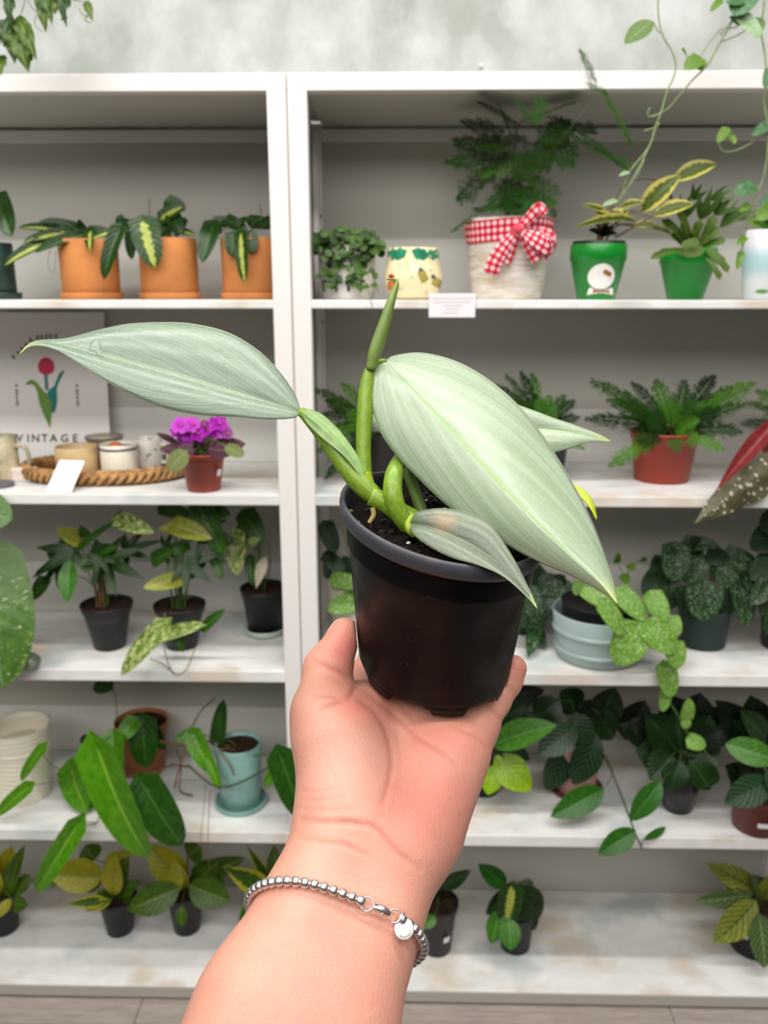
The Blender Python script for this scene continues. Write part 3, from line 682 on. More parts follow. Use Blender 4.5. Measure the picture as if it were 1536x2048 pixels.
D('sync', 'arrow', leafmat('arrowhead_variegated', (72, 112, 42), (96, 134, 56), 'splash', (206, 212, 146), (150, 176, 90), .36, .15, .47), lobe=.22, cup=.25)
D('synd', 'arrow', leafmat('arrowhead_green', (34, 72, 24), (52, 98, 34), mid=(84, 120, 52)), lobe=.22, cup=.25)
D('syny', 'arrow', leafmat('arrowhead_yellow', (118, 138, 60), (148, 162, 84), mid=(180, 184, 100)), lobe=.22, cup=.25)
D('wither', 'lance', leafmat('withered_leaf', (196, 190, 166), (216, 208, 190), mid=(170, 140, 110)), cup=.6)
D('palm', 'lance', leafmat('lobed_dark', (20, 50, 16), (34, 70, 24), mid=(56, 92, 40), rough=.34), lobe=PALM5, cup=.15, arch=.15, nu=2, nv=8)
D('ovalg', 'oval', leafmat('oval_green', (48, 100, 36), (66, 122, 48), mid=(90, 140, 66)), cup=.25)
D('satin', 'heart', leafmat('satin_bright', (84, 134, 52), (104, 152, 68), 'silver', (176, 206, 142), (120, 160, 80), .5), lobe=.14, cup=.22)
D('satind', 'heart', leafmat('satin_dark', (26, 54, 30), (38, 68, 40), 'silver', (126, 162, 128), None, .45), lobe=.14, cup=.22)
D('satindd', 'heart', leafmat('satin_very_dark', (18, 42, 22), (28, 54, 30), 'silver', (60, 92, 62), None, .45), lobe=.14, cup=.22)
D('anth', 'heart', leafmat('anthurium_bright', (62, 128, 18), (84, 148, 28), mid=(136, 176, 60), rough=.28, trans=.18), lobe=.16, cup=.25, arch=.25)
D('anthd', 'heart', leafmat('anthurium_dark', (26, 66, 16), (38, 84, 22), mid=(60, 104, 34), rough=.3), lobe=.16, cup=.25, arch=.25)
D('moon', 'oval', leafmat('lime_leaf', (150, 148, 22), (172, 166, 34), mid=(126, 136, 26), trans=.2), cup=.2)
D('moong', 'oval', leafmat('lime_plant_green', (46, 82, 16), (68, 104, 22), mid=(104, 128, 36)), cup=.25)
D('moonst', 'lance', leafmat('lime_striped', (46, 80, 18), (60, 96, 22), 'margin', (168, 168, 30)), cup=.3)
D('lime', 'oval', leafmat('bright_lime', (118, 172, 18), (146, 192, 30), mid=(150, 190, 60), rough=.3, trans=.2), cup=.22)
D('dark', 'oval', leafmat('dark_green_leaf', (18, 44, 20), (28, 60, 28), mid=(44, 80, 44), rough=.32), cup=.22, arch=.25)
D('darkv', 'oval', leafmat('dark_ribbed_leaf', (16, 42, 22), (26, 56, 30), 'veins', (52, 84, 56), None, .36), cup=.15, arch=.25)
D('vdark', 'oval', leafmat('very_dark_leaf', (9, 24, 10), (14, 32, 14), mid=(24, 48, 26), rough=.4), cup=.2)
D('midg', 'oval', leafmat('hoya_green', (34, 84, 28), (46, 102, 36), mid=(70, 124, 56), rough=.3), cup=.2, arch=.2)
D('cala', 'oval', leafmat('calathea_leaf', (118, 134, 66), (140, 152, 82), 'veins', (58, 88, 40), (60, 88, 40)), cup=.2, arch=.3)
D('calad', 'oval', leafmat('calathea_dark', (42, 70, 36), (60, 88, 48), 'veins', (112, 136, 88), (120, 144, 90)), cup=.2, arch=.3)
D('begt', 'lance', leafmat('polka_dot_leaf', (86, 84, 60), (102, 98, 70), 'dots', (222, 208, 196), None, .42), cup=-.35, arch=-.1, wav=.10, nv=20)
D('begr', 'lance', leafmat('red_leaf_back', (112, 26, 32), (132, 40, 44), mid=(150, 60, 60)), cup=.2, arch=.15, nv=14)
D('vine', 'oval', leafmat('vine_leaf', (72, 106, 62), (90, 122, 76), mid=(110, 138, 92), rough=.45), cup=.12, arch=.12)
D('vinel', 'heart', leafmat('vine_leaf_pale', (126, 164, 172), (142, 178, 190), mid=(120, 150, 100)), lobe=.12, cup=.2)
D('vines', 'heart', leafmat('vine_leaf_small', (70, 112, 40), (92, 132, 54)), lobe=.14, cup=.3, nu=3, nv=7)
D('vined', 'heart', leafmat('vine_leaf_dark', (34, 84, 50), (50, 102, 62), 'silver', (120, 160, 128)), lobe=.14, cup=.2)
D('mons', 'heart', leafmat('speckled_big_leaf', (58, 98, 50), (78, 118, 62), 'fleck', (196, 208, 168), (110, 140, 90), .3, .1, .60), lobe=.18, cup=.15, arch=.2, nv=16, nu=7)
D('hangy', 'lance', leafmat('hanging_curly_leaf', (48, 86, 20), (78, 104, 34), mid=(120, 140, 60)), cup=.5, arch=.4, wav=.16, nv=14, curl=.4)
D('hangd', 'lance', leafmat('hanging_dark_leaf', (34, 62, 24), (48, 78, 32), mid=(70, 100, 50)), cup=.5, arch=.4, wav=.16, nv=14, curl=.4)
D('ivy', 'heart', leafmat('ivy_leaf', (44, 82, 24), (70, 108, 36), rough=.4), lobe=.2, cup=.3, nu=2, nv=4)
D('ivyd', 'heart', leafmat('ivy_leaf_dark', (22, 52, 14), (38, 72, 22), rough=.4), lobe=.2, cup=.3, nu=2, nv=4)
M_stem = plain('stem_green', (84, 112, 44), .5, var=.25, scale=80)
M_stemb = plain('stem_brown', (122, 92, 60), .6, var=.25, scale=80)
M_stemp = plain('stem_pale', (140, 158, 104), .5, var=.2, scale=80)
M_stemd = plain('stem_dark', (60, 74, 34), .5, var=.2, scale=80)
M_earth = plain('pot_earth', (62, 40, 28), .95, .2, var=.55, scale=160, c2=(26, 18, 14))
M_black = plain('black_pot_plastic', (26, 27, 29), .42, .45)
M_dgreen = plain('dark_green_pot', (30, 56, 46), .42)
M_terra = plain('terracotta', (206, 134, 76), .75, .25, var=.12, scale=14)
M_brick = plain('red_brown_plastic', (166, 62, 42), .36, .45, var=.1, scale=12)
M_teal = plain('teal_glaze', (138, 180, 172), .3, .5, var=.08, scale=25)
M_cream = plain('cream_glaze', (233, 226, 208), .35)
M_label = plain('paper_label', (240, 238, 238), .5)
M_leafy = plain('fern_green', (52, 96, 22), .7, .15, var=.35, scale=25)
M_leafd = plain('fern_dark', (30, 66, 16), .7, .15, var=.3, scale=25)
M_leafl = plain('fern_light', (80, 134, 34), .7, .15, var=.25, scale=25)

class Plant:
    def __init__(s, name, label, shelf, xc, ybase, wb, wt, ytop, Y=None, group=None, cat='potted plant', Z=None):
        s.Zs = (SZ[shelf] if Z is None else Z)+.0004
        pf = atZ(xc, ybase, s.Zs) if Y is None else atY(xc, ybase, Y)
        if pf.y > 1.90 or pf.y < 1.45: pf = atY(xc, ybase, min(max(pf.y, 1.45), 1.88))
        sc = scale_at(pf); s.rb = wb/2*sc; s.cx = pf.x; s.cy = min(pf.y+s.rb, 1.93-max(s.rb, wt/2*sc)); s.rt = wt/2*sc
        q = atY(xc, ytop, s.cy-s.rt); s.h = q.z-s.Zs
        s.root = thing(name, label, cat, (s.cx, s.cy, s.Zs), group); s.rnd = random.Random(name+label)
        s.soilz = s.Zs+s.h*.9
    def lathe(s, name, prof, mat, n=40, par=None): return MB().lathe(prof, n, (s.cx, s.cy, s.Zs)).build(name, mat, par or s.root)
    def soil(s, fr=.9, mat=None, rr=.93):
        r = (s.rb+(s.rt-s.rb)*fr)*rr; s.soilz = s.Zs+s.h*fr
        mb = MB(); vs = [(s.cx, s.cy, s.soilz+.003)]; fs = []
        for j in range(1, 6):
            for i in range(20): a = 6.2832*i/20; q = r*j/5; vs.append((s.cx+q*math.cos(a), s.cy+q*math.sin(a), s.soilz+.004*(s.rnd.random()-.5)*(j < 5)))
        for i in range(20):
            fs.append((0, 1+i, 1+(i+1) % 20))
            for j in range(4): k = (i+1) % 20; fs.append((1+j*20+i, 1+(j+1)*20+i, 1+(j+1)*20+k, 1+j*20+k))
        mb.add(vs, fs).build('soil', mat or M_earth, s.root)
    def nursery(s, mat=None, n=40, soil=True):
        rb, rt, h = s.rb, s.rt, s.h; t = .0022
        s.lathe('pot', [(rb*.9, 0.0), (rb, .001), (rb+(rt*.94-rb)*.84, h*.84), (rt*.955, h*.845), (rt*.975, h*.95), (rt, h*.955), (rt, h*.995), (rt-.001, h), (rt-t, h*.995), (rt*.92, h*.9), (rb*.95, .004)], mat or M_black, n)
        if soil: s.soil(.93)
        return s
    def cyl(s, mat, t=.005, n=44, soil=True):
        rb, rt, h = s.rb, s.rt, s.h
        s.lathe('pot', [(rb-.002, 0.0), (rb, .002), (rt, h-.0015), (rt-.0015, h), (rt-t, h-.0015), (rb-t, .006)], mat, n)
        if soil: s.soil(.93, rr=.92)
        return s
    def saucer(s, mat, w, y0=.0, h=.013):
        r = w/2*scale_at((s.cx, s.cy-s.rb, s.Zs))
        s.lathe('saucer', [(r*.93, 0), (r*.95, .0015), (r, h-.001), (r-.001, h), (r-.0035, h-.001), (r*.9, .004)], mat)
    def sticker(s, xc, yc, wpx, hpx, mat=None, name='sticker'):
        fz = atY(xc, yc, s.cy-s.rt).z-s.Zs; r = s.rb+(s.rt-s.rb)*max(0, min(1, fz/s.h))+.0006; sc = scale_at((s.cx, s.cy-s.rb, s.Zs+fz))
        px = atY(xc, yc, s.cy-r).x-s.cx; a0 = math.asin(max(-.98, min(.98, px/r))); da = wpx*sc/r/2; hh = hpx*sc/2; vs = []; n = 6
        for i in range(n+1):
            a = a0-da+2*da*i/n
            for z in (-hh, hh): rr = r+(s.rt-s.rb)*z/s.h; vs.append((s.cx+rr*math.sin(a), s.cy-rr*math.cos(a), s.Zs+fz+z))
        return MB().add(vs, [(2*i, 2*i+2, 2*i+3, 2*i+1) for i in range(n)]).build(name, mat or M_label, s.root)
    def pt(s, x, y, d=0.0):
        q = atY(x, y, min(s.cy+d, 1.925))
        if s.Zs > 2 or q.y < 1.59: return q
        lo = s.Zs+.009; hi = min([z for z in (.411, .7915, 1.1675, 1.5405, TOPB) if z > s.Zs+.05])-.018
        for lim, bad in ((lo, q.z < lo), (hi, q.z > hi)):
            if bad: Y = atZ(x, y, lim).y; q = atY(x, y, Y if 1.6 <= Y < 1.925 else 1.583)
        return q
    def leaf(s, key, bx, by, tx, ty, w, d0=0.0, d1=-.02, roll=0, stem=True, mat=None, rad=.0013, hint=None, sag=.35, name='leaf'):
        B = s.pt(bx, by, d0); T = s.pt(tx, ty, d1)
        if T.y < 1.59 < B.y and s.Zs < 2: B = atY(bx, by, 1.572); T = atY(tx, ty, 1.558)
        y = (T-B); ln = y.length; y.normalize()
        nrm = Vector(hint) if hint is not None else Vector((0.10*s.rnd.uniform(-1, 1), -1, .62))
        z = (nrm-y*nrm.dot(y)); z = z.normalized() if z.length > 1e-4 else y.orthogonal().normalized()
        if roll: z = Quaternion(y, math.radians(roll))@z
        x = y.cross(z); wd = w*scale_at(B)
        link(name, LIB[key], s.root, Matrix(((x.x*wd, y.x*ln, z.x*ln*.5, B.x), (x.y*wd, y.y*ln, z.y*ln*.5, B.y), (x.z*wd, y.z*ln, z.z*ln*.5, B.z), (0, 0, 0, 1))))
        if stem is True:
            a = s.rnd.random()*6.28; r = s.rb*.3*s.rnd.random(); S = Vector((s.cx+r*math.cos(a), s.cy+r*math.sin(a), s.soilz-.004)); hv = B-S
            M_ = S+Vector((hv.x*.35, hv.y*.35, max(hv.z, 0)*.75+hv.length*sag*.4)); s.tube([S, M_, B], rad, mat)
        elif stem: s.tube([s.pt(*q) for q in stem]+[B], rad, mat)
    def tube(s, pts, rad=.0013, mat=None, name='stem', n=6, m=12, taper=.7):
        q = cr([np.array(p) for p in pts], m); return MB().tube(q, [rad*(1-(1-taper)*i/(m-1)) for i in range(m)], n).build(name, mat or M_stem, s.root)
    def vine(s, pts, rad=.0012, mat=None, name='stem', m=24): return s.tube([s.pt(*p) for p in pts], rad, mat, name, 6, m, .8)
    def leaves(s, key, rows, **kw):
        for r in rows: s.leaf(key, *r, **kw)
# ================================================================== row 1, left
p = Plant('potted_philodendron', 'dark green pot with one glossy heart leaf at the left end of the top shelf', 0, -22, 592, 76, 76, 484, Y=1.70)
p.cyl(M_dgreen); p.saucer(M_dgreen, 96); p.leaf('brasild', -8, 398, 24, 474, 58, 0, -.05); p.leaf('brasild', -40, 420, -60, 480, 56)
GT = 'terracotta pots of striped philodendron'
p = Plant('potted_philodendron', 'striped philodendron in a terracotta pot, nearest to the dark green pot', 0, 164, 590, 114, 118, 476, Y=1.70, group=GT)
p.cyl(M_terra); p.saucer(M_terra, 128)
p.leaves('brasil', [(118, 478, 8, 532, 32, -.02, -.06), (152, 468, 36, 456, 24, 0, -.03), (160, 466, 46, 486, 28, -.01, -.04), (182, 462, 180, 502, 22, -.03, -.07)])
p.leaves('brasild', [(150, 456, 78, 444, 24), (170, 462, 156, 438, 16), (172, 470, 70, 506, 26, -.03, -.06), (160, 462, 110, 446, 22), (178, 462, 225, 466, 22, 0, 0), (140, 470, 95, 486, 24)])
p.vine([(100, 500, -.05), (96, 530, -.06), (108, 545, -.06), (112, 500, -.05)], .0006, M_stemb, 'tendril')
p = Plant('potted_philodendron', 'striped philodendron in a terracotta pot, big heart leaf over its front, middle of three', 0, 326, 590, 116, 116, 474, Y=1.70, group=GT)
p.cyl(M_terra); p.saucer(M_terra, 128)
p.leaves('brasil', [(286, 444, 310, 536, 62, -.06, -.08), (252, 462, 184, 478, 22, -.06, -.10), (322, 440, 366, 414, 38, 0, 0), (350, 462, 392, 472, 18)])
p.leaves('brasild', [(240, 458, 208, 560, 36, -.10, -.12), (334, 404, 372, 420, 34, .02, .02), (342, 446, 318, 474, 30), (262, 468, 264, 520, 24), (240, 448, 243, 428, 20, 0, 0), (300, 450, 250, 448, 24), (345, 430, 362, 468, 34), (366, 440, 350, 476, 26), (268, 456, 238, 440, 22)])
p.vine([(302, 460, 0), (299, 430, 0), (299, 396, 0)], .0013, M_stemb, 'leaf_sheath')
p = Plant('potted_philodendron', 'striped philodendron in a terracotta pot, beside the middle posts', 0, 493, 590, 116, 116, 474, Y=1.70, group=GT)
p.cyl(M_terra); p.saucer(M_terra, 126)
p.leaves('brasil', [(482, 468, 490, 568, 28, -.06, -.08)])
p.leaves('brasild', [(428, 450, 404, 526, 42, -.02, -.06), (428, 446, 474, 448, 30, 0, 0), (452, 440, 496, 466, 30), (500, 446, 546, 452, 36, 0, .02), (466, 468, 464, 514, 34, -.05, -.06), (500, 466, 506, 508, 30, -.05, -.06), (546, 440, 520, 458, 30), (440, 460, 412, 446, 24), (470, 455, 500, 436, 20)])
p.vine([(524, 455, 0), (523, 430, 0), (520, 408, 0)], .0012, M_stemb, 'leaf_sheath')
# ================================================================== row 1, right
p = Plant('ivy_pot', 'small leaved ivy spilling over a white pot with dark printed figures', 0, 692, 592, 108, 122, 488, Y=1.675, cat='potted plant')
b = NB('white_print_pot'); M_wp = b.fin(b.mix(b.math('MULTIPLY', b.ramp(b.noise(60, b.obj(), 2), .5, .62), .4), L((226, 221, 214)), L((184, 180, 176))), .4)
p.cyl(M_wp); M_fig = plain('dark_print', (58, 36, 46), .5)
for i, x in enumerate((645, 672, 697, 722)):
    p.sticker(x, 572, 6, 22, M_fig, 'printed_figure'); p.sticker(x+2, 562, 13, 5, M_fig, 'printed_figure')
rr = random.Random(5)
for i in range(285):
    a = rr.random()*6.283; u = rr.random()**.62; fx = 692+74*u*math.cos(a); fy = 490+40*u*math.sin(a)*(.9 if math.sin(a) < 0 else 1.0)-10*(1-u)
    if i > 250: fx = 640+110*rr.random(); fy = 530+45*rr.random()
    t = rr.uniform(-1.4, 1.4); ln = rr.uniform(11, 19); d = -.02-.05*rr.random() if i < 251 else -.065
    p.leaf('ivy' if rr.random() < .55 else 'ivyd', fx, fy, fx+ln*math.sin(t), fy+ln*abs(math.cos(t)), rr.uniform(12, 19), d, d-.004, stem=False, hint=(rr.uniform(-.6, .6), -1, rr.uniform(.2, 1.4)))
for q in ([(700, 500, -.06), (712, 545, -.068), (728, 580, -.07)], [(650, 500, -.06), (655, 560, -.068)], [(735, 500, -.05), (748, 560, -.06), (758, 585, -.06)], [(728, 560, -.085), (738, 585, -.15), (745, 615, -.15), (754, 640, -.15)]): p.vine(q, .0008, M_stem)
# bee pot
p = Plant('bee_pot', 'empty round cream pot painted with bees and a green leaf collar', 0, 826, 592, 76, 102, 494, Y=1.665, cat='flower pot')
s_ = scale_at((p.cx, p.cy, p.Zs)); H = p.h
profb = [(28*s_, 0), (40*s_, .002), (52*s_, H*.16), (57.5*s_, H*.36), (57*s_, H*.52), (52*s_, H*.72), (50.5*s_, H*.80), (51.5*s_, H*.97), (51*s_, H), (48.5*s_, H*.98), (48*s_, H*.8), (50*s_, H*.4), (38*s_, .008)]
p.lathe('pot', profb, plain('cream_bee_glaze', (244, 232, 186), .3, var=.04, scale=30))
def decal(p, prof, xc, yc, shape, mat, name, lift=.0006, rot=0):
    """A painted patch that follows the pot's curve; shape is a polygon in pixels about (xc, yc)."""
    zs = np.array([q[1] for q in prof]); rs = np.array([q[0] for q in prof]); k = int(np.argmax(zs)); s_ = scale_at((p.cx, p.cy-rs.max(), p.Zs+p.h/2)); c, s = math.cos(math.radians(rot)), math.sin(math.radians(rot))
    r0 = np.interp(atY(xc, yc, p.cy-rs.max()).z-p.Zs, zs[:k+1], rs[:k+1]); q0 = atY(xc, yc, p.cy-r0*.95); x0 = q0.x-p.cx; z0 = q0.z-p.Zs; vs = []
    def on(x, z): r = np.interp(z, zs[:k+1], rs[:k+1])+lift; x = max(-r*.98, min(r*.98, x)); return (p.cx+x, p.cy-math.sqrt(r*r-x*x), p.Zs+z)
    P = [(x0+(x*c-y*s)*s_, z0+(x*s+y*c)*s_) for x, y in shape]; vs = [on(x0, z0)]; n = len(P); fs = []
    for f in (.5, 1): vs += [on(x0+(x-x0)*f, z0+(z-z0)*f) for x, z in P]
    for i in range(n): j = (i+1) % n; fs += [(0, 1+i, 1+j), (1+i, 1+n+i, 1+n+j, 1+j)]
    return MB().add(vs, fs).build(name, mat, p.root)
ell = lambda a, b_, n=14: [(a*math.cos(6.2832*i/n), b_*math.sin(6.2832*i/n)) for i in range(n)]
M_gl = plain('painted_green', (46, 152, 112), .35, var=.2, scale=60); M_by = plain('painted_yellow', (222, 200, 66), .35); M_bk = plain('painted_dark', (70, 76, 78), .4); M_gr = plain('painted_grey', (206, 198, 168), .4); M_or = plain('painted_orange', (214, 128, 48), .4, var=.3, scale=80); M_rd = plain('painted_red', (170, 44, 40), .4)
for x, r in ((796, 18), (840, -14), (870, 14), (783, 30)): decal(p, profb, x, 507, [(-18, 2), (-8, 10), (8, 10), (19, 0), (10, -11), (-6, -12)], M_gl, 'painted_leaf', .0006, r)
for x, y, rot in ((846, 552, 25), (877, 566, 60)):
    bee = decal(p, profb, x, y, ell(8.5, 14), M_by, 'painted_bee', .0006, rot)
    for k in (-9, -3, 3, 9): cx_, cy_ = -k*math.sin(math.radians(rot)), k*math.cos(math.radians(rot)); decal(p, profb, x+cx_, y-cy_, [(-8, -1.6), (8, -1.6), (8, 1.6), (-8, 1.6)], M_bk, 'bee_stripe', .0010, rot)
    decal(p, profb, x+13*math.sin(math.radians(rot))*-.9, y-13, ell(4.5, 4), M_bk, 'bee_head', .0011, rot)
for x, y in ((800, 530), (862, 540), (824, 554), (803, 578), (853, 585), (833, 522)): decal(p, profb, x, y, ell(4, 3.2), M_gr, 'painted_dot')
decal(p, profb, 812, 528, [(-3, -12), (5, -12), (7, 12), (-1, 12)], plain('painted_glow', (250, 238, 140), .35), 'painted_leaf', .0006, -8)
decal(p, profb, 786, 574, ell(12, 17), M_or, 'painted_flower', .0006, 10); decal(p, profb, 782, 553, ell(6, 5), M_rd, 'painted_flower', .0009)
# wicker basket with bow
p = Plant('asparagus_fern', 'feathery asparagus fern in a whitewashed wicker pot with a red gingham bow', 0, 1021, 594, 138, 178, 432, Y=1.66)
b = NB('whitewashed_wicker'); oc = b.obj(); f = b.noise(30, b.mapping(oc, (.6, .6, 4.5)), 4, .7)
M_wick = b.fin(b.mix(b.ramp(b.noise(16, b.mapping(oc, (.8, .8, 3)), 3), .55, .72), b.mix(b.ramp(f, .3, .65), L((196, 182, 162)), L((236, 230, 224))), L((206, 176, 128))), .75)
prof = []; nr = 34
for i in range(nr*4+1):
    t = i/(nr*4); prof.append((p.rb+(p.rt-p.rb)*t**.8+.0011*math.cos(2*math.pi*i/4), p.h*t))
prof += [(p.rt-.004, p.h), (p.rt-.005, p.h*.9)]
mb = MB().lathe(prof, 72, (p.cx, p.cy, p.Zs))
mb.v = [(v[0]+.0006*math.sin(math.atan2(v[1]-p.cy, v[0]-p.cx)*18+math.floor((v[2]-p.Zs)/p.h*nr)*math.pi), v[1], v[2]) for v in mb.v]
mb.build('wicker_pot', M_wick, p.root); p.soil(.9)
b = NB('red_gingham'); uv = b.n('ShaderNodeUVMap').outputs[0]; sx = b.n('ShaderNodeSeparateXYZ'); b.l(uv, sx.inputs[0])
fa = b.math('GREATER_THAN', b.math('FRACT', sx.outputs[0]), .5); fb = b.math('GREATER_THAN', b.math('FRACT', b.math('ADD', sx.outputs[1], .25)), .5); s2 = b.math('ADD', fa, fb)
c = b.mix(b.math('GREATER_THAN', s2, .5), L((242, 214, 220)), L((214, 78, 92))); M_ging = b.fin(b.mix(b.math('GREATER_THAN', s2, 1.5), c, L((178, 18, 38))), .7, .2)
def ribbon(name, path, nrm, wd, par, reps=.0125):
    """A flat band along path (points), width wd across; gingham squares of fixed size."""
    q = cr([np.array(x) for x in path], 26); N = cr([np.array(x) for x in nrm], 26); W_ = np.interp(np.linspace(0, 1, 26), np.linspace(0, 1, len(wd)), wd); vs = []; uvs = []; fs = []; s = 0
    for j in range(26):
        t = q[min(j+1, 25)]-q[max(j-1, 0)]; t /= max(1e-9, np.linalg.norm(t)); ac = np.cross(N[j], t); ac /= max(1e-9, np.linalg.norm(ac)); s += np.linalg.norm(q[j]-q[max(j-1, 0)])
        for i in range(7): u = -.5+i/6; vs.append(q[j]+ac*W_[j]*u+N[j]*.0012*math.cos(u*9)); uvs.append((s/reps, u*max(wd)/reps))
    for j in range(25):
        for i in range(6): k = j*7+i; fs.append((k, k+1, k+8, k+7))
    o = MB().add(vs, fs, uvs).build(name, M_ging, par); md = o.modifiers.new('solid', 'SOLIDIFY'); md.thickness = .0006
    return o
rz = p.h*.845; R_ = p.rb+(p.rt-p.rb)*.845**.8+.0022; s_ = scale_at((p.cx, p.cy-R_, p.Zs+rz))
vs = []; uvs = []; fs = []
for i in range(73):
    a = 2*math.pi*i/72; dz = .003*math.sin(a*2+.5)
    for j in range(5): z = -.0195*1+.039*j/4; rr_ = R_+(p.rt-p.rb)*z/p.h*.9; vs.append((p.cx+rr_*math.sin(a), p.cy-rr_*math.cos(a), p.Zs+rz+dz+z)); uvs.append((a*R_/.0125, z/.0125))
for i in range(72):
    for j in range(4): k = i*5+j; fs.append((k, k+5, k+6, k+1))
MB().add(vs, fs, uvs).build('ribbon_band', M_ging, p.root)
def bp(x, y, d): return np.array(atY(x, y, p.cy-p.rt-d))
bow = MB().sphere(bp(1037, 458, .012), .0105, 12, 8, (1.1, .7, .9)).build('bow', M_ging, p.root)
f0 = (0, -1, .1)
ribbon('bow_tail', [bp(1034, 462, .012), bp(1010, 490, .014), bp(990, 522, .012), bp(982, 548, .010)], [f0, (.1, -1, .2), (-.1, -1, .1), (0, -1, 0)], [.012, .022, .028, .028], bow)
ribbon('bow_tail', [bp(1034, 466, .009), bp(1026, 490, .008), bp(1018, 512, .006), bp(1012, 528, .006)], [(.4, -1, 0)]*4, [.010, .018, .02, .02], bow)
ribbon('bow_loop', [bp(1040, 456, .014), bp(1062, 432, .02), bp(1080, 416, .018), bp(1092, 428, .016)], [(0, -1, .5), (.2, -1, .6), (.6, -1, .3), (.8, -.8, 0)], [.011, .018, .022, .02], bow)
ribbon('bow_loop', [bp(1044, 462, .014), bp(1072, 478, .024), bp(1098, 492, .018), bp(1106, 478, .010), bp(1080, 462, .008)], [(0, -1, .4), (0, -1, .3), (.5, -1, 0), (.9, -.4, 0), (.3, -1, 0)], [.012, .03, .036, .032, .02], bow)
ribbon('bow_tail', [bp(1042, 468, .011), bp(1060, 496, .014), bp(1076, 522, .012)], [(-.2, -1, 0)]*3, [.010, .022, .022], bow)
ribbon('bow_tail', [bp(1046, 466, .010), bp(1078, 492, .012), bp(1100, 506, .008)], [(.3, -1, .2)]*3, [.010, .024, .03], bow)
# asparagus plumes : rachis with flat sprays of needles
def plume(seed, mat):
    r = random.Random(seed); mb = MB(); mb.tube([(0, 0, 0), (0, .5, .03), (0, 1, 0)], [.006, .005, .002], 5)
    for i in range(26):
        v = .06+.94*i/26; sd = 1 if i % 2 else -1; bl = .46*math.sin(math.pi*min(1, v*.85+.12))**.7*(1-.3*v)*r.uniform(.45, 1.4)
        for k in range(13):
            t = (k+.6)/13; px_, py_, pz = sd*bl*t*.86, v+bl*t*.5, .03*(1-(2*v-1)**2)+r.uniform(-.015, .015)
            for m in range(4):
                a = r.uniform(-1.7, 1.7)+(.0 if sd > 0 else math.pi)+.5*sd; ln = r.uniform(.05, .11); dx, dy = math.cos(a)*ln, math.sin(a)*ln; o = .0062
                mb.add([(px_-dy/ln*o, py_+dx/ln*o, pz), (px_+dy/ln*o, py_-dx/ln*o, pz), (px_+dx, py_+dy, pz+r.uniform(-.02, .02))], [(0, 1, 2)])
    return mb.mesh('frond', mat)
LIB['plume'] = plume(1, plain('asparagus_green', (40, 86, 22), .7, .15, var=.3, scale=25)); LIB['plume2'] = plume(2, M_leafy); LIB['plume3'] = plume(3, M_leafl)
pl = [(1020, 300, 905, 330, 110), (1010, 260, 930, 250, 90), (1030, 250, 960, 205, 90), (1060, 240, 1030, 195, 80), (1060, 240, 1150, 205, 100), (1090, 250, 1190, 262, 90), (1020, 290, 910, 285, 90), (1050, 270, 960, 300, 110),
      (1060, 290, 1150, 320, 90), (1040, 310, 960, 350, 90), (1060, 300, 1040, 360, 90), (1080, 290, 1130, 240, 90), (1000, 330, 915, 400, 70), (1040, 350, 980, 420, 70), (1060, 350, 1100, 415, 90), (1040, 360, 1010, 420, 90), (1050, 370, 1070, 425, 80),
      (1060, 250, 1090, 200, 90), (1020, 270, 1000, 215, 80), (1080, 280, 1140, 285, 70), (1060, 410, 950, 420, 36), (960, 425, 905, 462, 26), (1100, 420, 1112, 432, 30), (1050, 380, 1030, 425, 90), (1040, 320, 1100, 330, 100)]
for i, (a, b_, c_, d_, w_) in enumerate(pl): p.leaf(('plume', 'plume', 'plume2', 'plume', 'plume3')[i % 5], a, b_, c_, d_, w_, rr.uniform(-.05, .05), rr.uniform(-.06, .03), name='frond', rad=.0009, mat=M_stemd, hint=(rr.uniform(-.3, .3), -1, rr.uniform(.3, 2)), stem=(i % 2 == 0))
for a, b_, c_, d_, w_, k in ((1150, 260, 1255, 340, 26, 'plume'), (1200, 170, 1262, 290, 26, 'plume3'), (1170, 165, 1215, 190, 22, 'plume'), (1195, 170, 1160, 100, 20, 'plume2'), (1110, 255, 1240, 325, 22, 'plume2'), (1235, 315, 1265, 335, 24, 'plume2')): p.leaf(k, a, b_, c_, d_, w_, -.06, -.08, name='frond', stem=False)
p.vine([(1050, 420, 0), (1080, 340, -.06), (1130, 270, -.155), (1183, 195, -.165), (1172, 140, -.17), (1160, 98, -.17)], .0009, M_stemd)
for q in ([(1010, 430, 0), (1008, 380, 0), (990, 320, -.01)], [(1060, 430, 0), (1058, 360, 0), (1050, 280, 0)], [(1090, 430, 0), (1085, 350, 0)]): p.vine(q, .0009, M_stemd)
# green tin pots
M_gpot = plain('bright_green_enamel', (16, 132, 40), .34, .5)
def green(p):
    rb, rt, h = p.rb, p.rt, p.h
    p.lathe('pot', [(rb*.95, 0), (rb, .001), (rt*.955, h*.70), (rt, h*.72), (rt*.985, h*.99), (rt*.97, h), (rt*.93, h*.98), (rb*.95, .004)], M_gpot)
GG = 'bright green pots on the top shelf'
p = Plant('hoya_pot', 'variegated hoya in a bright green pot with a round white festive sticker', 0, 1200, 594, 76, 113, 486, Y=1.66, group=GG); green(p)
p.lathe('inner_pot', [(p.rt*.9, p.h*.6), (p.rt*.92, p.h*1.05), (p.rt*.90, p.h*1.06), (p.rt*.86, p.h*1.04)], M_black); p.soil(1.0, rr=.85)
st = p.sticker(1202, 553, 54, 50, plain('sticker_white', (240, 238, 232), .5), 'sticker')
gprof = [(p.rb, 0), (p.rt*.955, p.h*.7), (p.rt, p.h)]
bpy.data.objects.remove(st)
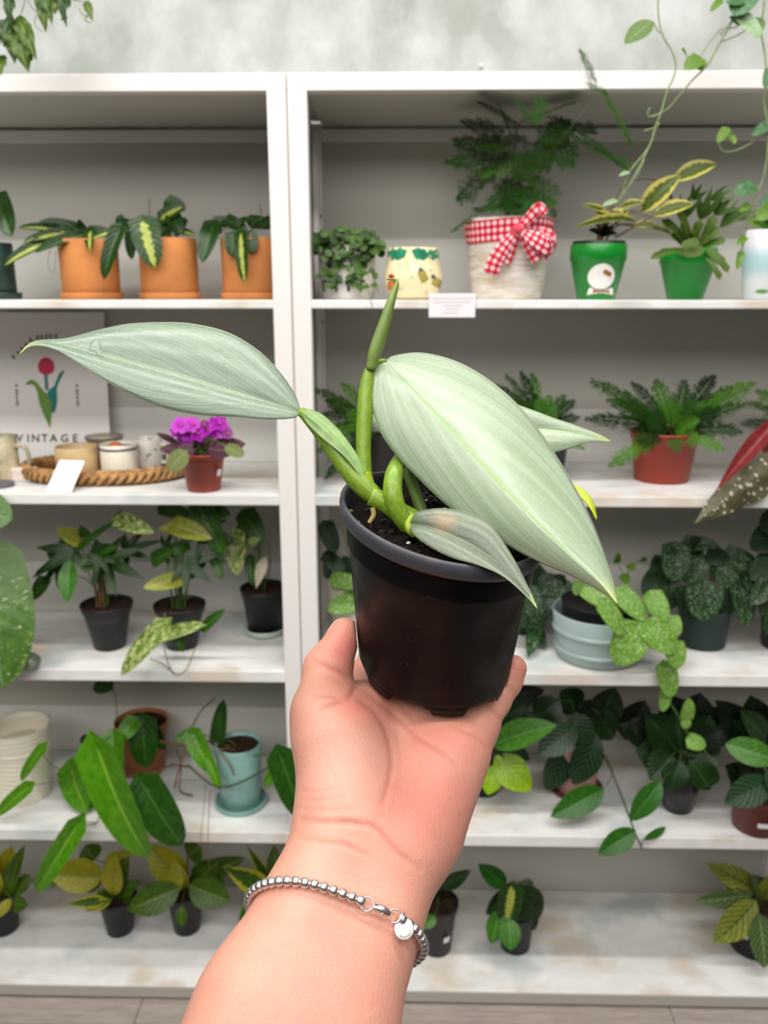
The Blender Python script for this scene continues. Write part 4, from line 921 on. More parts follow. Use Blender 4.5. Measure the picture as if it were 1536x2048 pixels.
decal(p, gprof, 1203, 553, ell(27, 25, 20), plain('sticker_white', (240, 238, 232), .5, var=.06, scale=150), 'sticker')
decal(p, gprof, 1202, 584, [(-27, -6), (27, -6), (24, 8), (-24, 8)], plain('sticker_white2', (238, 234, 228), .5), 'sticker', .0008)
decal(p, gprof, 1202, 583, [(-17, -2.5), (17, -2.5), (17, 3), (-17, 4)], plain('sticker_red', (150, 44, 48), .5), 'sticker_band', .0012)
decal(p, gprof, 1214, 546, [(-9, -3), (9, -6), (10, 3), (-8, 6)], plain('sticker_brown', (156, 92, 56), .5), 'sticker_patch', .0012, -15)
p.leaves('hoyav', [(1218, 432, 1164, 410, 16), (1225, 440, 1185, 426, 18), (1272, 442, 1148, 457, 20, -.02, -.05), (1282, 424, 1362, 350, 44, -.01, -.03), (1346, 362, 1434, 328, 38, -.02, -.03), (1306, 432, 1388, 408, 32, -.03, -.04), (1266, 452, 1316, 452, 20), (1240, 415, 1290, 405, 18), (1230, 440, 1260, 420, 22), (1300, 455, 1345, 470, 14), (1215, 425, 1262, 440, 26)], mat=M_stemb, rad=.0016)
p.vine([(1230, 475, 0), (1265, 455, -.02), (1310, 425, -.03), (1350, 362, -.03)], .002, M_stemb)
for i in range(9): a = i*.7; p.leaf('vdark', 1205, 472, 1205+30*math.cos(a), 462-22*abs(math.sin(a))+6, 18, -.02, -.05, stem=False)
p = Plant('staghorn_fern', 'staghorn fern with forked fronds in a bright green pot', 0, 1381, 594, 70, 112, 494, Y=1.66, group=GG); green(p); p.soil(.95)
p.leaves('stag', [(1375, 495, 1322, 440, 22), (1380, 495, 1345, 405, 20), (1392, 495, 1440, 455, 24), (1395, 500, 1452, 480, 20), (1370, 500, 1300, 518, 16, -.05, -.08), (1410, 498, 1446, 530, 24, -.05, -.07), (1420, 505, 1456, 545, 18, -.05, -.07), (1380, 490, 1400, 440, 20), (1365, 495, 1340, 470, 18), (1400, 490, 1430, 430, 20), (1375, 490, 1362, 445, 22), (1410, 515, 1440, 560, 16, -.06, -.08), (1392, 488, 1385, 452, 22)], stem=False)
p.leaves('staglobe', [(1345, 410, 1330, 385, 40), (1362, 440, 1385, 380, 60), (1400, 440, 1425, 372, 70), (1428, 430, 1470, 392, 60), (1440, 455, 1500, 400, 54), (1452, 440, 1536, 420, 50, 0, -.02), (1385, 400, 1405, 366, 46), (1420, 400, 1470, 380, 50)], stem=False)
decal(p, [(p.rb, 0), (p.rt*.955, p.h*.7), (p.rt, p.h*1.02)], 1382, 502, ell(24, 13), plain('shield_frond', (108, 134, 66), .6), 'shield_frond', .003); p.leaf('stag', 1362, 490, 1400, 486, 24, -.07, -.07, stem=False)
p = Plant('painted_pot', 'pale blue and white painted pot at the right end of the top shelf', 0, 1532, 592, 66, 92, 458, Y=1.66)
b = NB('blue_white_band'); o_ = b.n('ShaderNodeSeparateXYZ'); b.l(b.obj(), o_.inputs[0]); z = o_.outputs[2]
c = b.mix(b.ramp(z, p.Zs+p.h*.62, p.Zs+p.h*.78), L((176, 208, 214)), L((226, 226, 230))); c = b.mix(b.ramp(z, p.Zs+p.h*.45, p.Zs+p.h*.28), c, L((224, 228, 228)))
p.cyl(b.fin(c, .35)); p.leaf('midg', 1540, 450, 1500, 440, 36, 0, -.02); p.leaf('dark', 1545, 455, 1530, 400, 40, 0, 0)
decal(p, [(p.rb, 0), (p.rt, p.h)], 1524, 583, ell(12, 4), plain('painted_grass', (86, 140, 62), .5), 'painted_leaf')
# price card on the shelf lip
q0, q1 = atY(858, 587, 1.5975), atY(950, 635, 1.5975); sk = (q1.x-q0.x)
o = bevel(MB().box((q0.x, 1.5955, q1.z), (q1.x, 1.597, q0.z)).build('price_card', plain('card_lilac_white', (238, 231, 236), .45), None, False), .0006)
tag(o, 'small white price card clipped to the front edge of the top shelf', 'price card')
PINV[o.name] = Matrix.Identity(4)
M_ink = plain('faded_print', (203, 196, 200), .6)
for i, (a, b_) in enumerate(((.05, .95), (.1, .9), (.3, .72), (.35, .65), (.3, .62))):
    z = q0.z-(q0.z-q1.z)*(.2+.15*i); MB().add([(q0.x+sk*a, 1.5952, z-.0009), (q0.x+sk*b_, 1.5952, z-.0009), (q0.x+sk*b_, 1.5952, z+.0009), (q0.x+sk*a, 1.5952, z+.0009)], [(0, 1, 2, 3)]).build('printed_line', M_ink, o, False)
# ================================================================== row 2, left
PYb = 1.885; c0, c1 = atY(-30, 625, PYb), atY(222, 922, PYb)
zb, zt = SZ[1]+.0006, c0.z
poster = thing('tulip_poster', 'white board printed with a red tulip and the word VINTAGE, leaning at the back', 'poster', ((c0.x+c1.x)/2, PYb, zb))
M_post = plain('poster_white', (226, 223, 220), .55)
lean = lambda z: PYb+.03*(z-zb)/(zt-zb)
vs = []
for dy in (0, .004):
    for (x, z) in ((c0.x, zb), (c1.x, zb), (c1.x, zt), (c0.x, zt)): vs.append((x, lean(z)+dy, z))
MB().add(vs, [(0, 1, 2, 3), (7, 6, 5, 4), (0, 4, 5, 1), (1, 5, 6, 2), (2, 6, 7, 3), (3, 7, 4, 0)]).build('board', M_post, poster, False)
def onp(x, y, up=.0006):
    Y = PYb
    for _ in range(4): q = atY(x, y, Y); Y = lean(q.z)-up
    return atY(x, y, Y)
def flat(name, poly, mat, up=.0006): MB().add([onp(x, y, up) for x, y in poly], [tuple(range(len(poly)))]).build(name, mat, poster, False)
def blob2(pts, n=40):
    q = cr([(a, b_, 0) for a, b_ in pts]+[(pts[0][0], pts[0][1], 0)], n); return [(a[0], a[1]) for a in q[:-1]]
M_tr = plain('tulip_red', (196, 42, 78), .6); M_tg = plain('tulip_leaf_green', (104, 142, 54), .6); M_tt = plain('tulip_leaf_teal', (0, 122, 116), .6); M_ts = plain('tulip_stem', (70, 124, 112), .6); M_tk = plain('poster_black', (38, 34, 32), .6); M_tk2 = plain('poster_grey', (118, 110, 106), .6)
flat('tulip_flower', blob2([(92, 714), (104, 720), (109, 733), (105, 745), (92, 750), (79, 744), (76, 731), (81, 719)]), M_tr)
flat('tulip_stem', [(88, 748), (95, 748), (97, 780), (90, 780)], M_ts)
flat('tulip_leaf', blob2([(130, 741), (120, 745), (112, 762), (108, 772), (96, 782), (94, 800), (101, 820), (108, 826), (114, 806), (114, 776), (122, 756)]), M_tt)
flat('tulip_leaf', blob2([(50, 768), (62, 759), (74, 766), (86, 781), (97, 792), (103, 808), (103, 826), (100, 856), (96, 848), (86, 826), (78, 804), (74, 782), (66, 769), (57, 770)]), M_tg, .0010)
def text(body, x, y, size_px, mat, parent, name, rotz=0, extr=0.0):
    cu = bpy.data.curves.new('t', 'FONT'); cu.body = body; cu.align_x = 'CENTER'; cu.align_y = 'CENTER'; cu.size = 1; cu.offset = .012; cu.resolution_u = 3
    tmp = bpy.data.objects.new('t', cu); COL.objects.link(tmp); bpy.context.view_layer.update(); me = bpy.data.meshes.new_from_object(tmp.evaluated_get(bpy.context.evaluated_depsgraph_get())); bpy.data.objects.remove(tmp)
    v = np.array([tuple(a.co) for a in me.vertices]); c, s = math.cos(rotz), math.sin(rotz)
    fs = [tuple(pp_.vertices) for pp_ in me.polygons]
    vs = [onp(x+(a[0]*c+a[1]*s)*size_px, y-(a[1]*c-a[0]*s)*size_px, .0012) for a in v]
    return MB().add(vs, fs).build(name, mat, parent, False)
for i, ch in enumerate('VINTAGE'): text(ch, (39, 56, 71, 89, 107, 129, 150)[i], 877, 22, M_tk, poster, 'letter')
for x, y, r in ((27, 714, -40), (37, 706, -40), (45, 698, -38), (53, 690, -34), (61, 680, -28), (75, 675, -12), (83, 674, -8), (92, 673, -4), (101, 672, 0), (112, 672, 4)):   # a curved line too blurred to read
    c, s = math.cos(math.radians(r)), math.sin(math.radians(r)); flat('worn_letter', [(x+(a*c-b_*s), y+(a*s+b_*c)) for a, b_ in ((-3, -4), (3, -4), (1.2, 0), (3, 4), (-3, 4), (-1.2, 0))], M_tk)
for x0 in (33, 154):
    for i, y in enumerate((771, 781, 787, 795, 803, 809)): flat('worn_letter', [(x0+i*.4-2.6, y-3), (x0+i*.4+2.6, y-2.4), (x0+i*.4+1.4, y+.3), (x0+i*.4+2.6, y+3), (x0+i*.4-2.6, y+2.6)], M_tk2)
# cups, tray, tag
def cup(name, label, xc, ybase, w, ytop, mat, Y=None, band=None, handle=None, cat='cup', Z=SZ[1], taper=1.0, lid=None):
    p = Plant(name, label, 1, xc, ybase, w*taper, w, ytop, Y=Y, cat=cat, Z=Z); rb, rt, h = p.rb, p.rt, p.h
    p.lathe('body', [(rb*.9, 0), (rb*.97, .0015), (rb, .006), (rt, h-.0015), (rt-.0012, h), (rt-.003, h-.002), (rb-.003, .006)], mat)
    if band: p.lathe('rim_band', [(rt+.0002, h*.80), (rt+.0009, h*.805), (rt+.0009, h*.845), (rt+.0002, h*.85)], band)
    if handle:
        sd, r = handle; q = [(p.cx+sd*rt*.96, p.cy-.004, p.Zs+h*.78), (p.cx+sd*(rt+r), p.cy-.008, p.Zs+h*.74), (p.cx+sd*(rt+r*1.25), p.cy-.008, p.Zs+h*.45), (p.cx+sd*(rt+r*.8), p.cy-.006, p.Zs+h*.2), (p.cx+sd*rt*.96, p.cy-.004, p.Zs+h*.22)]
        p.tube(q, .0042, mat, 'handle', 10, 20, 1.0)
    return p
TZ = SZ[1]+.010
tc0 = atZ(200, 955, SZ[1]+.004); ta, tb_ = 154*scale_at(tc0), .100
tray = thing('wicker_tray', 'round woven straw tray with a twisted rim, holding the cups', 'tray', (tc0.x, 1.765, SZ[1]))
M_straw = plain('straw', (196, 150, 98), .7, .2, var=.3, scale=60); M_straw2 = plain('straw_dark', (150, 106, 64), .75, .2, var=.3, scale=60)
tcx, tcy = tc0.x, 1.765
mb = MB(); vs = []
for r, z in ((0.01, .004), (.6, .004), (.95, .005), (.95, .009), (.6, .008), (0.01, .008)):
    for i in range(48): a = 6.2832*i/48; vs.append((tcx+ta*r*math.cos(a), tcy+tb_*r*math.sin(a), SZ[1]+z))
mb.add(vs, [(j*48+i, j*48+(i+1) % 48, (j+1)*48+(i+1) % 48, (j+1)*48+i) for j in range(5) for i in range(48)]).build('tray_base', M_straw2, tray)
for k, (r, z, rad) in enumerate(((.95, .006, .0055), (1.0, .014, .006), (1.03, .023, .006))):
    MB().tube([(tcx+ta*r*math.cos(6.2832*i/60), tcy+tb_*r*math.sin(6.2832*i/60), SZ[1]+z) for i in range(61)], rad, 8).build('rim_coil', M_straw2 if k < 2 else M_straw, tray)
for i in range(56):
    a = 6.2832*i/56; b2 = a+.17; P = lambda a, r, z: (tcx+ta*r*math.cos(a), tcy+tb_*r*math.sin(a), SZ[1]+z)
    MB().tube([P(a, 1.01, .003), P(a+.05, 1.085, .012), P(a+.12, 1.085, .024), P(b2, 1.03, .0315), P(b2+.03, .98, .026)], [.003, .0046, .0046, .004, .003], 6).build('straw_strand', M_straw, tray)
MB().tube([P(6.2832*i/60, 1.035, .030) for i in range(61)], .0035, 8).build('rim_coil', M_straw, tray)
cup('mug', 'beige stoneware mug on the straw tray behind the white tag', 142, 958, 84, 899, plain('beige_glaze', (206, 176, 130), .4, var=.08, scale=30), Y=1.702, cat='mug', Z=TZ)
p = cup('mug', 'white enamel mug with dark rim line, front middle of the straw tray', 229, 952, 74, 893, M_cream, Y=1.712, cat='mug', Z=TZ); p.lathe('rim_band', [(p.rt+.0002, p.h*.82), (p.rt+.0010, p.h*.83), (p.rt+.0010, p.h*.88), (p.rt+.0002, p.h*.89)], plain('navy_band', (52, 60, 74), .4))
MB().sphere((p.cx-.006, p.cy, p.Zs+p.h*.93), .012, 14, 10, (1.2, 1, .7)).build('orange_ornament', plain('orange_clay', (206, 122, 70), .5), p.root)
b = NB('clear_glass'); b.p.inputs['Transmission Weight'].default_value = .85; M_glass = b.fin(L((232, 226, 214)), .08, .5)
p = Plant('glass_bowl', 'shallow footed clear glass dish standing behind the enamel mug', 1, 206, 930, 38, 76, 878, Y=1.806, cat='dish', Z=TZ)
p.lathe('bowl', [(p.rb, 0), (p.rb, .003), (p.rb*.3, .006), (p.rb*.3, p.h*.45), (p.rt*.7, p.h*.62), (p.rt, p.h*.95), (p.rt-.001, p.h), (p.rt-.004, p.h*.93), (p.rt*.6, p.h*.70), (.001, p.h*.62)], M_glass); p.lathe('filling', [(p.rt*.55, p.h*.70), (p.rt*.9, p.h*.93), (.001, p.h*.94)], plain('pale_wax', (226, 204, 176), .6))
b = NB('floral_porcelain'); M_flor = b.fin(b.mix(b.ramp(b.noise(55, b.obj(), 2), .56, .62), L((222, 218, 208)), L((120, 128, 136))), .3)
cup('cup', 'patterned pale cup at the right side of the straw tray', 290, 940, 58, 880, M_flor, Y=1.778, handle=(1, .012), Z=TZ)
p = cup('mug', 'cream mug with a round handle at the left edge of the shelf', 2, 968, 54, 875, plain('cream_mug', (206, 190, 160), .4, var=.2, scale=40, c2=(150, 146, 112)), Y=1.70, handle=(1, .022), cat='mug')
o = MB().lathe([(.001, 0), (.028, 0), (.031, .006), (.030, .007), (.001, .004)], 32, tuple(atY(-2, 974, 1.665))[:2]+(SZ[1],)).build('saucer', plain('slate_grey', (92, 92, 98), .5)); tag(o, 'small slate grey saucer in front of the cream mug', 'saucer')
q = atZ(38, 968, SZ[1]); o = bevel(MB().box((q.x-.024, q.y+.02, SZ[1]), (q.x+.022, q.y+.045, SZ[1]+.028)).build('box', plain('pale_pink_box', (222, 206, 198), .5), None, False), .003); tag(o, 'small pale box between the cream mug and the straw tray', 'box')
tg0 = [atZ(90, 991, SZ[1]), atZ(142, 991, SZ[1])]
y0 = 1.606; A_, B_ = atY(90, 991, y0), atY(143, 991, y0); Cc, Dd = atY(170, 928, y0+.040), atY(120, 926, y0+.040); up_ = Vector((0, 0, SZ[1]+.0016-A_.z)); pts = [Vector(x)+up_ for x in (A_, B_, Cc, Dd)]; nn = (pts[1]-pts[0]).cross(pts[3]-pts[0]).normalized()*.0012
o = bevel(MB().add(pts+[x-nn for x in pts], [(0, 1, 2, 3), (7, 6, 5, 4), (0, 4, 5, 1), (1, 5, 6, 2), (2, 6, 7, 3), (3, 7, 4, 0)]).build('price_tag', plain('bright_paper', (250, 248, 246), .5), None, False), .0006); tag(o, 'blank looking white paper tag leaning on the straw tray', 'price tag')
# african violet
p = Plant('african_violet', 'african violet with magenta flowers in a red brown pot', 1, 401, 986, 66, 96, 912); p.nursery(M_brick); p.sticker(434, 951, 12, 14)
p.leaves('violet', [(400, 900, 318, 898, 34), (410, 900, 492, 888, 42, 0, -.02), (400, 895, 440, 872, 36, .02, .03), (395, 900, 350, 880, 40, .0, .02), (415, 898, 470, 905, 36, -.03, -.05), (390, 900, 345, 905, 34, -.03, -.04), (400, 905, 395, 880, 40)])
p.leaf('violetg', 374, 902, 338, 940, 42, -.04, -.08); p.leaf('violetg', 450, 892, 488, 912, 26, -.04, -.06); p.leaf('violet', 355, 885, 312, 866, 14)
M_vf = plain('magenta_petal', (158, 0, 162), .5, var=.25, scale=90, c2=(188, 26, 190)); M_vd = plain('purple_petal', (120, 24, 118), .5); M_vy = plain('anther', (216, 120, 60), .5)
pm = MB(); pv = [(0, 0, 0)]+[(.5*math.sin(6.2832*i/10)*.95, .5-.5*math.cos(6.2832*i/10), .10*(i % 2)+.05) for i in range(10)]; pm.add(pv, [(0, 1+i, 1+(i+1) % 10) for i in range(10)]); petal = pm.mesh('petal', M_vf); pd_ = petal.copy(); pd_.materials.clear(); pd_.materials.append(M_vd)
for i, (x, y, s) in enumerate([(362, 852, 20), (378, 866, 20), (366, 872, 16), (385, 850, 17), (354, 864, 15), (430, 856, 22), (440, 846, 16), (448, 864, 17), (416, 858, 16), (396, 866, 17), (378, 878, 15), (408, 850, 11), (456, 868, 11)]):
    c = p.pt(x, y, -.02+.01*(i % 3)); fz = Vector((.5*math.sin(i*2.1), -1, .35+.4*math.cos(i*1.7))).normalized(); fx = fz.orthogonal().normalized(); fy = fz.cross(fx); sc = s*scale_at(c)*1.05
    fo = MB().sphere(c+fz*.002, .0022, 8, 6).build('flower', M_vy, p.root)
    for k in range(6):
        a = 6.2832*k/6; dy_ = fx*math.cos(a)+fy*math.sin(a)+fz*.15; dx_ = fz.cross(dy_).normalized(); link('petal', pd_ if i > 10 else petal, fo, Matrix(((dx_.x*sc*.8, dy_.x*sc, fz.x*sc, c.x), (dx_.y*sc*.8, dy_.y*sc, fz.y*sc, c.y), (dx_.z*sc*.8, dy_.z*sc, fz.z*sc, c.z), (0, 0, 0, 1))))
    p.tube([Vector((p.cx, p.cy, p.soilz)), c-Vector((0, -.004, .02)), c-fz*.001], .0009, M_stemp)
# ------------------------------------------------------------------ fern fronds
def fernfrond(seed, mat, wid=.4):
    r = random.Random(seed); zf = lambda v: .42*v-.62*v**2.4+.20*v*0
    mb = MB(); mb.tube([(0, v, zf(v)-zf(1)*v) for v in (0, .25, .5, .75, 1)], [.007, .006, .005, .003, .002], 4)
    for i in range(44):
        v = .10+.89*(i//2)/22; sd = 1 if i % 2 else -1; bl = wid*math.sin(math.pi*min(1, v*.78+.20))**.9*r.uniform(.45, 1.25); z0 = zf(v)-zf(1)*v; n = 5
        for k in range(n):
            t = (k+.5)/n; x, y, z = sd*bl*t*.95, v+bl*t*.3, z0-.25*t*t*bl+r.uniform(-.01, .01); w = (.072*(1-.4*t)+.012)*(.45+bl*1.7); l = w*.55
            for s2 in (-1, 1):
                a = 1.0*s2+r.uniform(-.35, .35); ux, uy = sd*math.cos(a), math.sin(a)*.9+.3; zz = r.uniform(-.03, .03)
                mb.add([(x, y, z), (x+ux*w*.55-uy*l*.6, y+uy*w*.55+ux*l*.6, z+zz), (x+ux*w, y+uy*w, z+zz*.5), (x+ux*w*.55+uy*l*.6, y+uy*w*.55-ux*l*.6, z+zz)], [(0, 1, 2, 3)])
    return mb.mesh('frond', mat)
LIB['fern'] = fernfrond(1, M_leafy); LIB['fern2'] = fernfrond(2, M_leafd); LIB['fern3'] = fernfrond(3, M_leafl)
def fern(p, cx, cy, rows, kinds=('fern', 'fern2', 'fern3')):
    for i, (a, b_, c_, d_, w_, d0, d1) in enumerate(rows): p.leaf(kinds[i % len(kinds)], a, b_, c_, d_, w_, d0, d1, name='frond', mat=M_stemb, rad=.0008, stem=(i % 3 == 0), hint=(p.rnd.uniform(-.3, .3), -1, p.rnd.uniform(.4, 1.4)))
def fan(cx, cy, n, r0, r1, a0, a1, w, rnd, up=1.0):
    out = []
    for i in range(n):
        a = math.radians(a0+(a1-a0)*(i+rnd.random()*.6)/n); r = rnd.uniform(r0, r1); out.append((cx+10*math.cos(a), cy-6*math.sin(a), cx+r*math.cos(a), cy-r*.62*math.sin(a)*up, w*rnd.uniform(.8, 1.2), rnd.uniform(-.03, .02), rnd.uniform(-.07, .05)))
    return out
# ================================================================== row 2, right
R2 = random.Random(11)
p = Plant('potted_fern', 'dark fern in a black pot, partly hidden by the held plant, beside the middle posts', 1, 768, 958, 54, 66, 872, Y=1.74); p.nursery()
fern(p, 690, 850, [(740, 850, 628, 778, 44, 0, -.03), (740, 850, 640, 830, 44, 0, -.05), (745, 845, 680, 765, 40, 0, 0), (740, 860, 632, 905, 40, -.03, -.07), (745, 860, 650, 960, 34, -.05, -.08), (740, 850, 660, 868, 50, -.03, -.05), (745, 845, 720, 770, 36, 0, 0), (750, 855, 700, 900, 44, -.04, -.06), (760, 850, 800, 770, 40, 0, 0), (765, 855, 850, 800, 44, 0, 0), (740, 850, 650, 800, 46, .02, .02), (745, 850, 690, 830, 50, -.02, -.03)])
p.leaves('dark', [(740, 870, 690, 862, 28, -.03, -.05), (738, 865, 672, 850, 24, 0, -.02)])
p = Plant('potted_fern', 'fern rising behind the large silver leaf of the held plant', 1, 1085, 968, 96, 120, 872, Y=1.72); p.nursery(M_black)
fern(p, 1080, 850, [(1075, 860, 1010, 750, 40, 0, 0), (1080, 860, 1040, 742, 36, 0, 0), (1080, 850, 1062, 745, 34, 0, .02), (1085, 860, 1130, 790, 44, 0, 0), (1085, 860, 1160, 835, 44, 0, -.02), (1080, 860, 1100, 790, 50, -.02, -.03), (1080, 860, 1020, 800, 50, -.02, -.03), (1085, 860, 1150, 800, 40, 0, 0), (1085, 865, 1170, 900, 30, -.03, -.06), (1080, 860, 1060, 800, 60, -.03, -.04), (1080, 860, 990, 770, 44, 0, 0)])
p.leaves('ovalg', [(1085, 850, 1110, 806, 40, -.05, -.06), (1090, 850, 1070, 800, 36, -.05, -.06)])
p = Plant('potted_fern', 'lacy green fern in a red brown plastic pot on the second shelf', 1, 1338, 970, 108, 142, 872); p.nursery(M_brick)
fern(p, 1340, 860, [(1330, 860, 1180, 762, 54, 0, -.02), (1330, 860, 1168, 840, 50, -.02, -.05), (1325, 865, 1215, 935, 44, -.04, -.09), (1330, 860, 1240, 800, 56, 0, 0), (1335, 855, 1260, 765, 50, .02, .04), (1340, 855, 1310, 758, 50, .02, .04), (1345, 855, 1370, 760, 54, .02, .04), (1350, 855, 1430, 750, 54, .02, .04), (1350, 860, 1510, 765, 54, 0, 0), (1350, 862, 1490, 810, 56, 0, -.03), (1350, 865, 1485, 865, 50, -.03, -.06), (1345, 865, 1400, 840, 60, -.04, -.07), (1335, 865, 1300, 820, 60, -.04, -.06), (1335, 868, 1270, 880, 50, -.04, -.08), (1340, 860, 1340, 800, 66, -.03, -.04), (1345, 870, 1355, 905, 40, -.06, -.09), (1345, 862, 1440, 820, 56, -.03, -.04), (1330, 862, 1210, 800, 44, 0, 0), (1340, 860, 1390, 800, 60, -.02, -.02), (1335, 860, 1290, 840, 60, -.05, -.07), (1345, 866, 1450, 900, 40, -.05, -.08), (1350, 858, 1465, 775, 50, .03, .05)])
p = Plant('potted_fern', 'fern at the right edge of the second shelf behind spotted leaves', 1, 1600, 970, 100, 130, 880, Y=1.74); p.nursery(M_brick)
fern(p, 1580, 860, [(1590, 860, 1490, 805, 44, 0, -.02), (1590, 860, 1480, 850, 44, 0, -.04), (1590, 860, 1510, 780, 50, 0, 0), (1595, 860, 1560, 770, 50, 0, 0), (1590, 860, 1505, 870, 44, -.02, -.05), (1600, 860, 1650, 780, 50, 0, 0)])
p = Plant('polka_dot_begonia', 'begonia with white dotted leaves and wine red undersides leaning in at the right', 1, 1650, 1000, 90, 110, 900, Y=1.625); p.nursery(M_black)
p.leaf('begr', 1565, 828, 1431, 982, 36, -.03, -.10, roll=10, stem=[(1640, 900, 0), (1600, 820, -.03)]); p.leaf('begt', 1590, 908, 1388, 1048, 84, -.05, -.16, roll=-18, stem=[(1640, 900, 0), (1610, 830, -.03)]); p.leaf('begt', 1640, 860, 1700, 960, 80, -.05, -.1); p.leaf('begr', 1650, 850, 1720, 800, 60, 0, -.03)
# ================================================================== row 3, left
GB = 'plants in black pots on the third shelf'
p = Plant('potted_philodendron', 'finger leaved plant in a black pot, left of the three black pots', 2, 210, 1304, 62, 104, 1224, group=GB); p.nursery()
p.leaves('palm', [(148, 1100, 62, 1158, 92, -.02, -.05), (212, 1122, 292, 1158, 100, -.02, -.05), (200, 1115, 185, 1165, 60, -.04, -.06), (150, 1090, 110, 1120, 56, .0, 0), (250, 1100, 330, 1080, 60, .02, .02), (120, 1120, 75, 1190, 56, 0, -.02)])
p.leaves('ovalg', [(142, 1120, 134, 1206, 38, -.04, -.08)]); p.leaves('syny', [(160, 1080, 112, 1058, 36, -.01, -.03)]); p.leaf('sync', 238, 1040, 308, 1066, 40, -.04, -.06, stem=[(205, 1215, 0), (165, 1100, -.02), (200, 1060, -.03)]); p.leaf('synd', 168, 1092, 240, 1038, 16, -.03, -.04)
p.leaves('synd', [(192, 1120, 160, 1140, 34, -.03, -.05), (205, 1108, 192, 1078, 28), (190, 1105, 235, 1095, 30), (90, 1160, 68, 1200, 34, -.01, -.03), (175, 1075, 160, 1050, 24)])
for x in (190, 197, 204): p.vine([(x+6, 1225, -.01), (x, 1170, -.01), (x-4, 1120, -.01)], .003, M_stemb)
p = Plant('potted_philodendron', 'variegated trailing plant in a black pot, middle of the three black pots', 2, 356, 1303, 64, 104, 1226, group=GB); p.nursery()
p.leaves('syny', [(356, 1160, 286, 1176, 36, -.04, -.07), (352, 1052, 424, 1078, 44, -.03, -.05), (362, 1056, 314, 1060, 24, -.02, -.03), (400, 1030, 372, 1062, 30)])
p.leaves('palm', [(372, 1125, 424, 1166, 84, -.03, -.05), (330, 1100, 372, 1082, 60, 0, 0), (410, 1060, 450, 1130, 84, -.01, -.03)])
p.leaves('synd', [(400, 1014, 448, 1112, 56, -.01, -.03), (328, 1018, 392, 1036, 34), (440, 1020, 400, 1040, 40), (310, 1120, 350, 1100, 36), (372, 1090, 345, 1110, 30), (430, 1120, 445, 1160, 26), (420, 1022, 462, 1030, 36), (395, 1120, 372, 1160, 44)])
for x in (340, 352, 362, 376): p.vine([(356+(x-356)*.5, 1230, -.01), (x, 1170, -.01), (x+(x-356)*.6, 1110, -.01)], .0022, M_stem)
p.leaf('sync', 326, 1256, 242, 1352, 46, -.075, -.10, stem=[(345, 1222, -.03), (324, 1236, -.06)]); p.leaf('sync', 332, 1270, 418, 1246, 30, -.08, -.09, stem=[(340, 1225, -.03), (326, 1250, -.07)]); p.leaf('synd', 410, 1254, 452, 1218, 24, -.09, -.1, stem=False); p.leaf('synd', 358, 1276, 366, 1304, 22, -.08, -.09, stem=False)
p.vine([(330, 1225, -.06), (328, 1290, -.085), (345, 1346, -.10), (372, 1340, -.10), (392, 1290, -.085)], .0014, M_stemb, 'aerial_root'); p.vine([(300, 1318, -.10), (325, 1328, -.10), (348, 1346, -.10)], .0012, M_stemb, 'aerial_root'); p.vine([(300, 1222, -.05), (322, 1240, -.07), (326, 1256, -.075)], .0016, M_stemb)
p = Plant('potted_philodendron', 'variegated plant with a withered leaf, black pot on a glass dish', 2, 526, 1278, 68, 96, 1190, group=GB); p.nursery(); p.root['group'] = GB
p.lathe('glass_dish', [(p.rb*.95, -.0), (p.rb*1.16, .001), (p.rb*1.22, .016), (p.rb*1.19, .016), (p.rb*1.1, .004)], plain('frosted_glass_green', (176, 190, 178), .25))
p.leaves('synd', [(492, 1030, 528, 1090, 48, 0, -.03), (500, 1118, 506, 1172, 24, -.02, -.04), (488, 1080, 458, 1066, 30), (500, 1050, 470, 1100, 44, .01, 0), (520, 1075, 528, 1060, 30)]); p.leaf('sync', 470, 1072, 476, 1152, 46, -.03, -.06); p.leaf('sync', 498, 1088, 520, 1078, 22, -.03, -.04); p.leaf('wither', 532, 1112, 512, 1178, 22, -.03, -.05, stem=True); p.vine([(526, 1190, 0), (540, 1130, 0), (536, 1080, 0)], .0015, M_stemb)
q = atZ(46, 1352, SZ[2]); st = MB().sphere((q.x, q.y+.026, SZ[2]+.0195), .027, 24, 16, (1.0, .95, .72)); b = NB('glass_green_stone'); o = st.build('glass_stone', b.fin(b.mix(b.ramp(b.noise(50, b.obj(), 4), .35, .7), L((92, 104, 84)), L((150, 160, 138))), .12)); tag(o, 'rounded grey green polished stone at the left end of the third shelf', 'stone')
p = Plant('speckled_philodendron', 'speckled large leaved plant reaching in at the left edge of the third shelf', 2, -130, 1340, 90, 120, 1230, Y=1.64); p.nursery(M_black)
p.leaf('mons', -50, 1120, 6, 1376, 190, -.10, -.17, roll=-14, stem=[(-120, 1240, 0), (-110, 1130, -.04)], hint=(.25, -1, .25), rad=.003); p.leaf('mons', -60, 1010, 24, 1040, 90, -.06, -.1, stem=[(-120, 1240, 0), (-120, 1060, -.03)], rad=.0025)
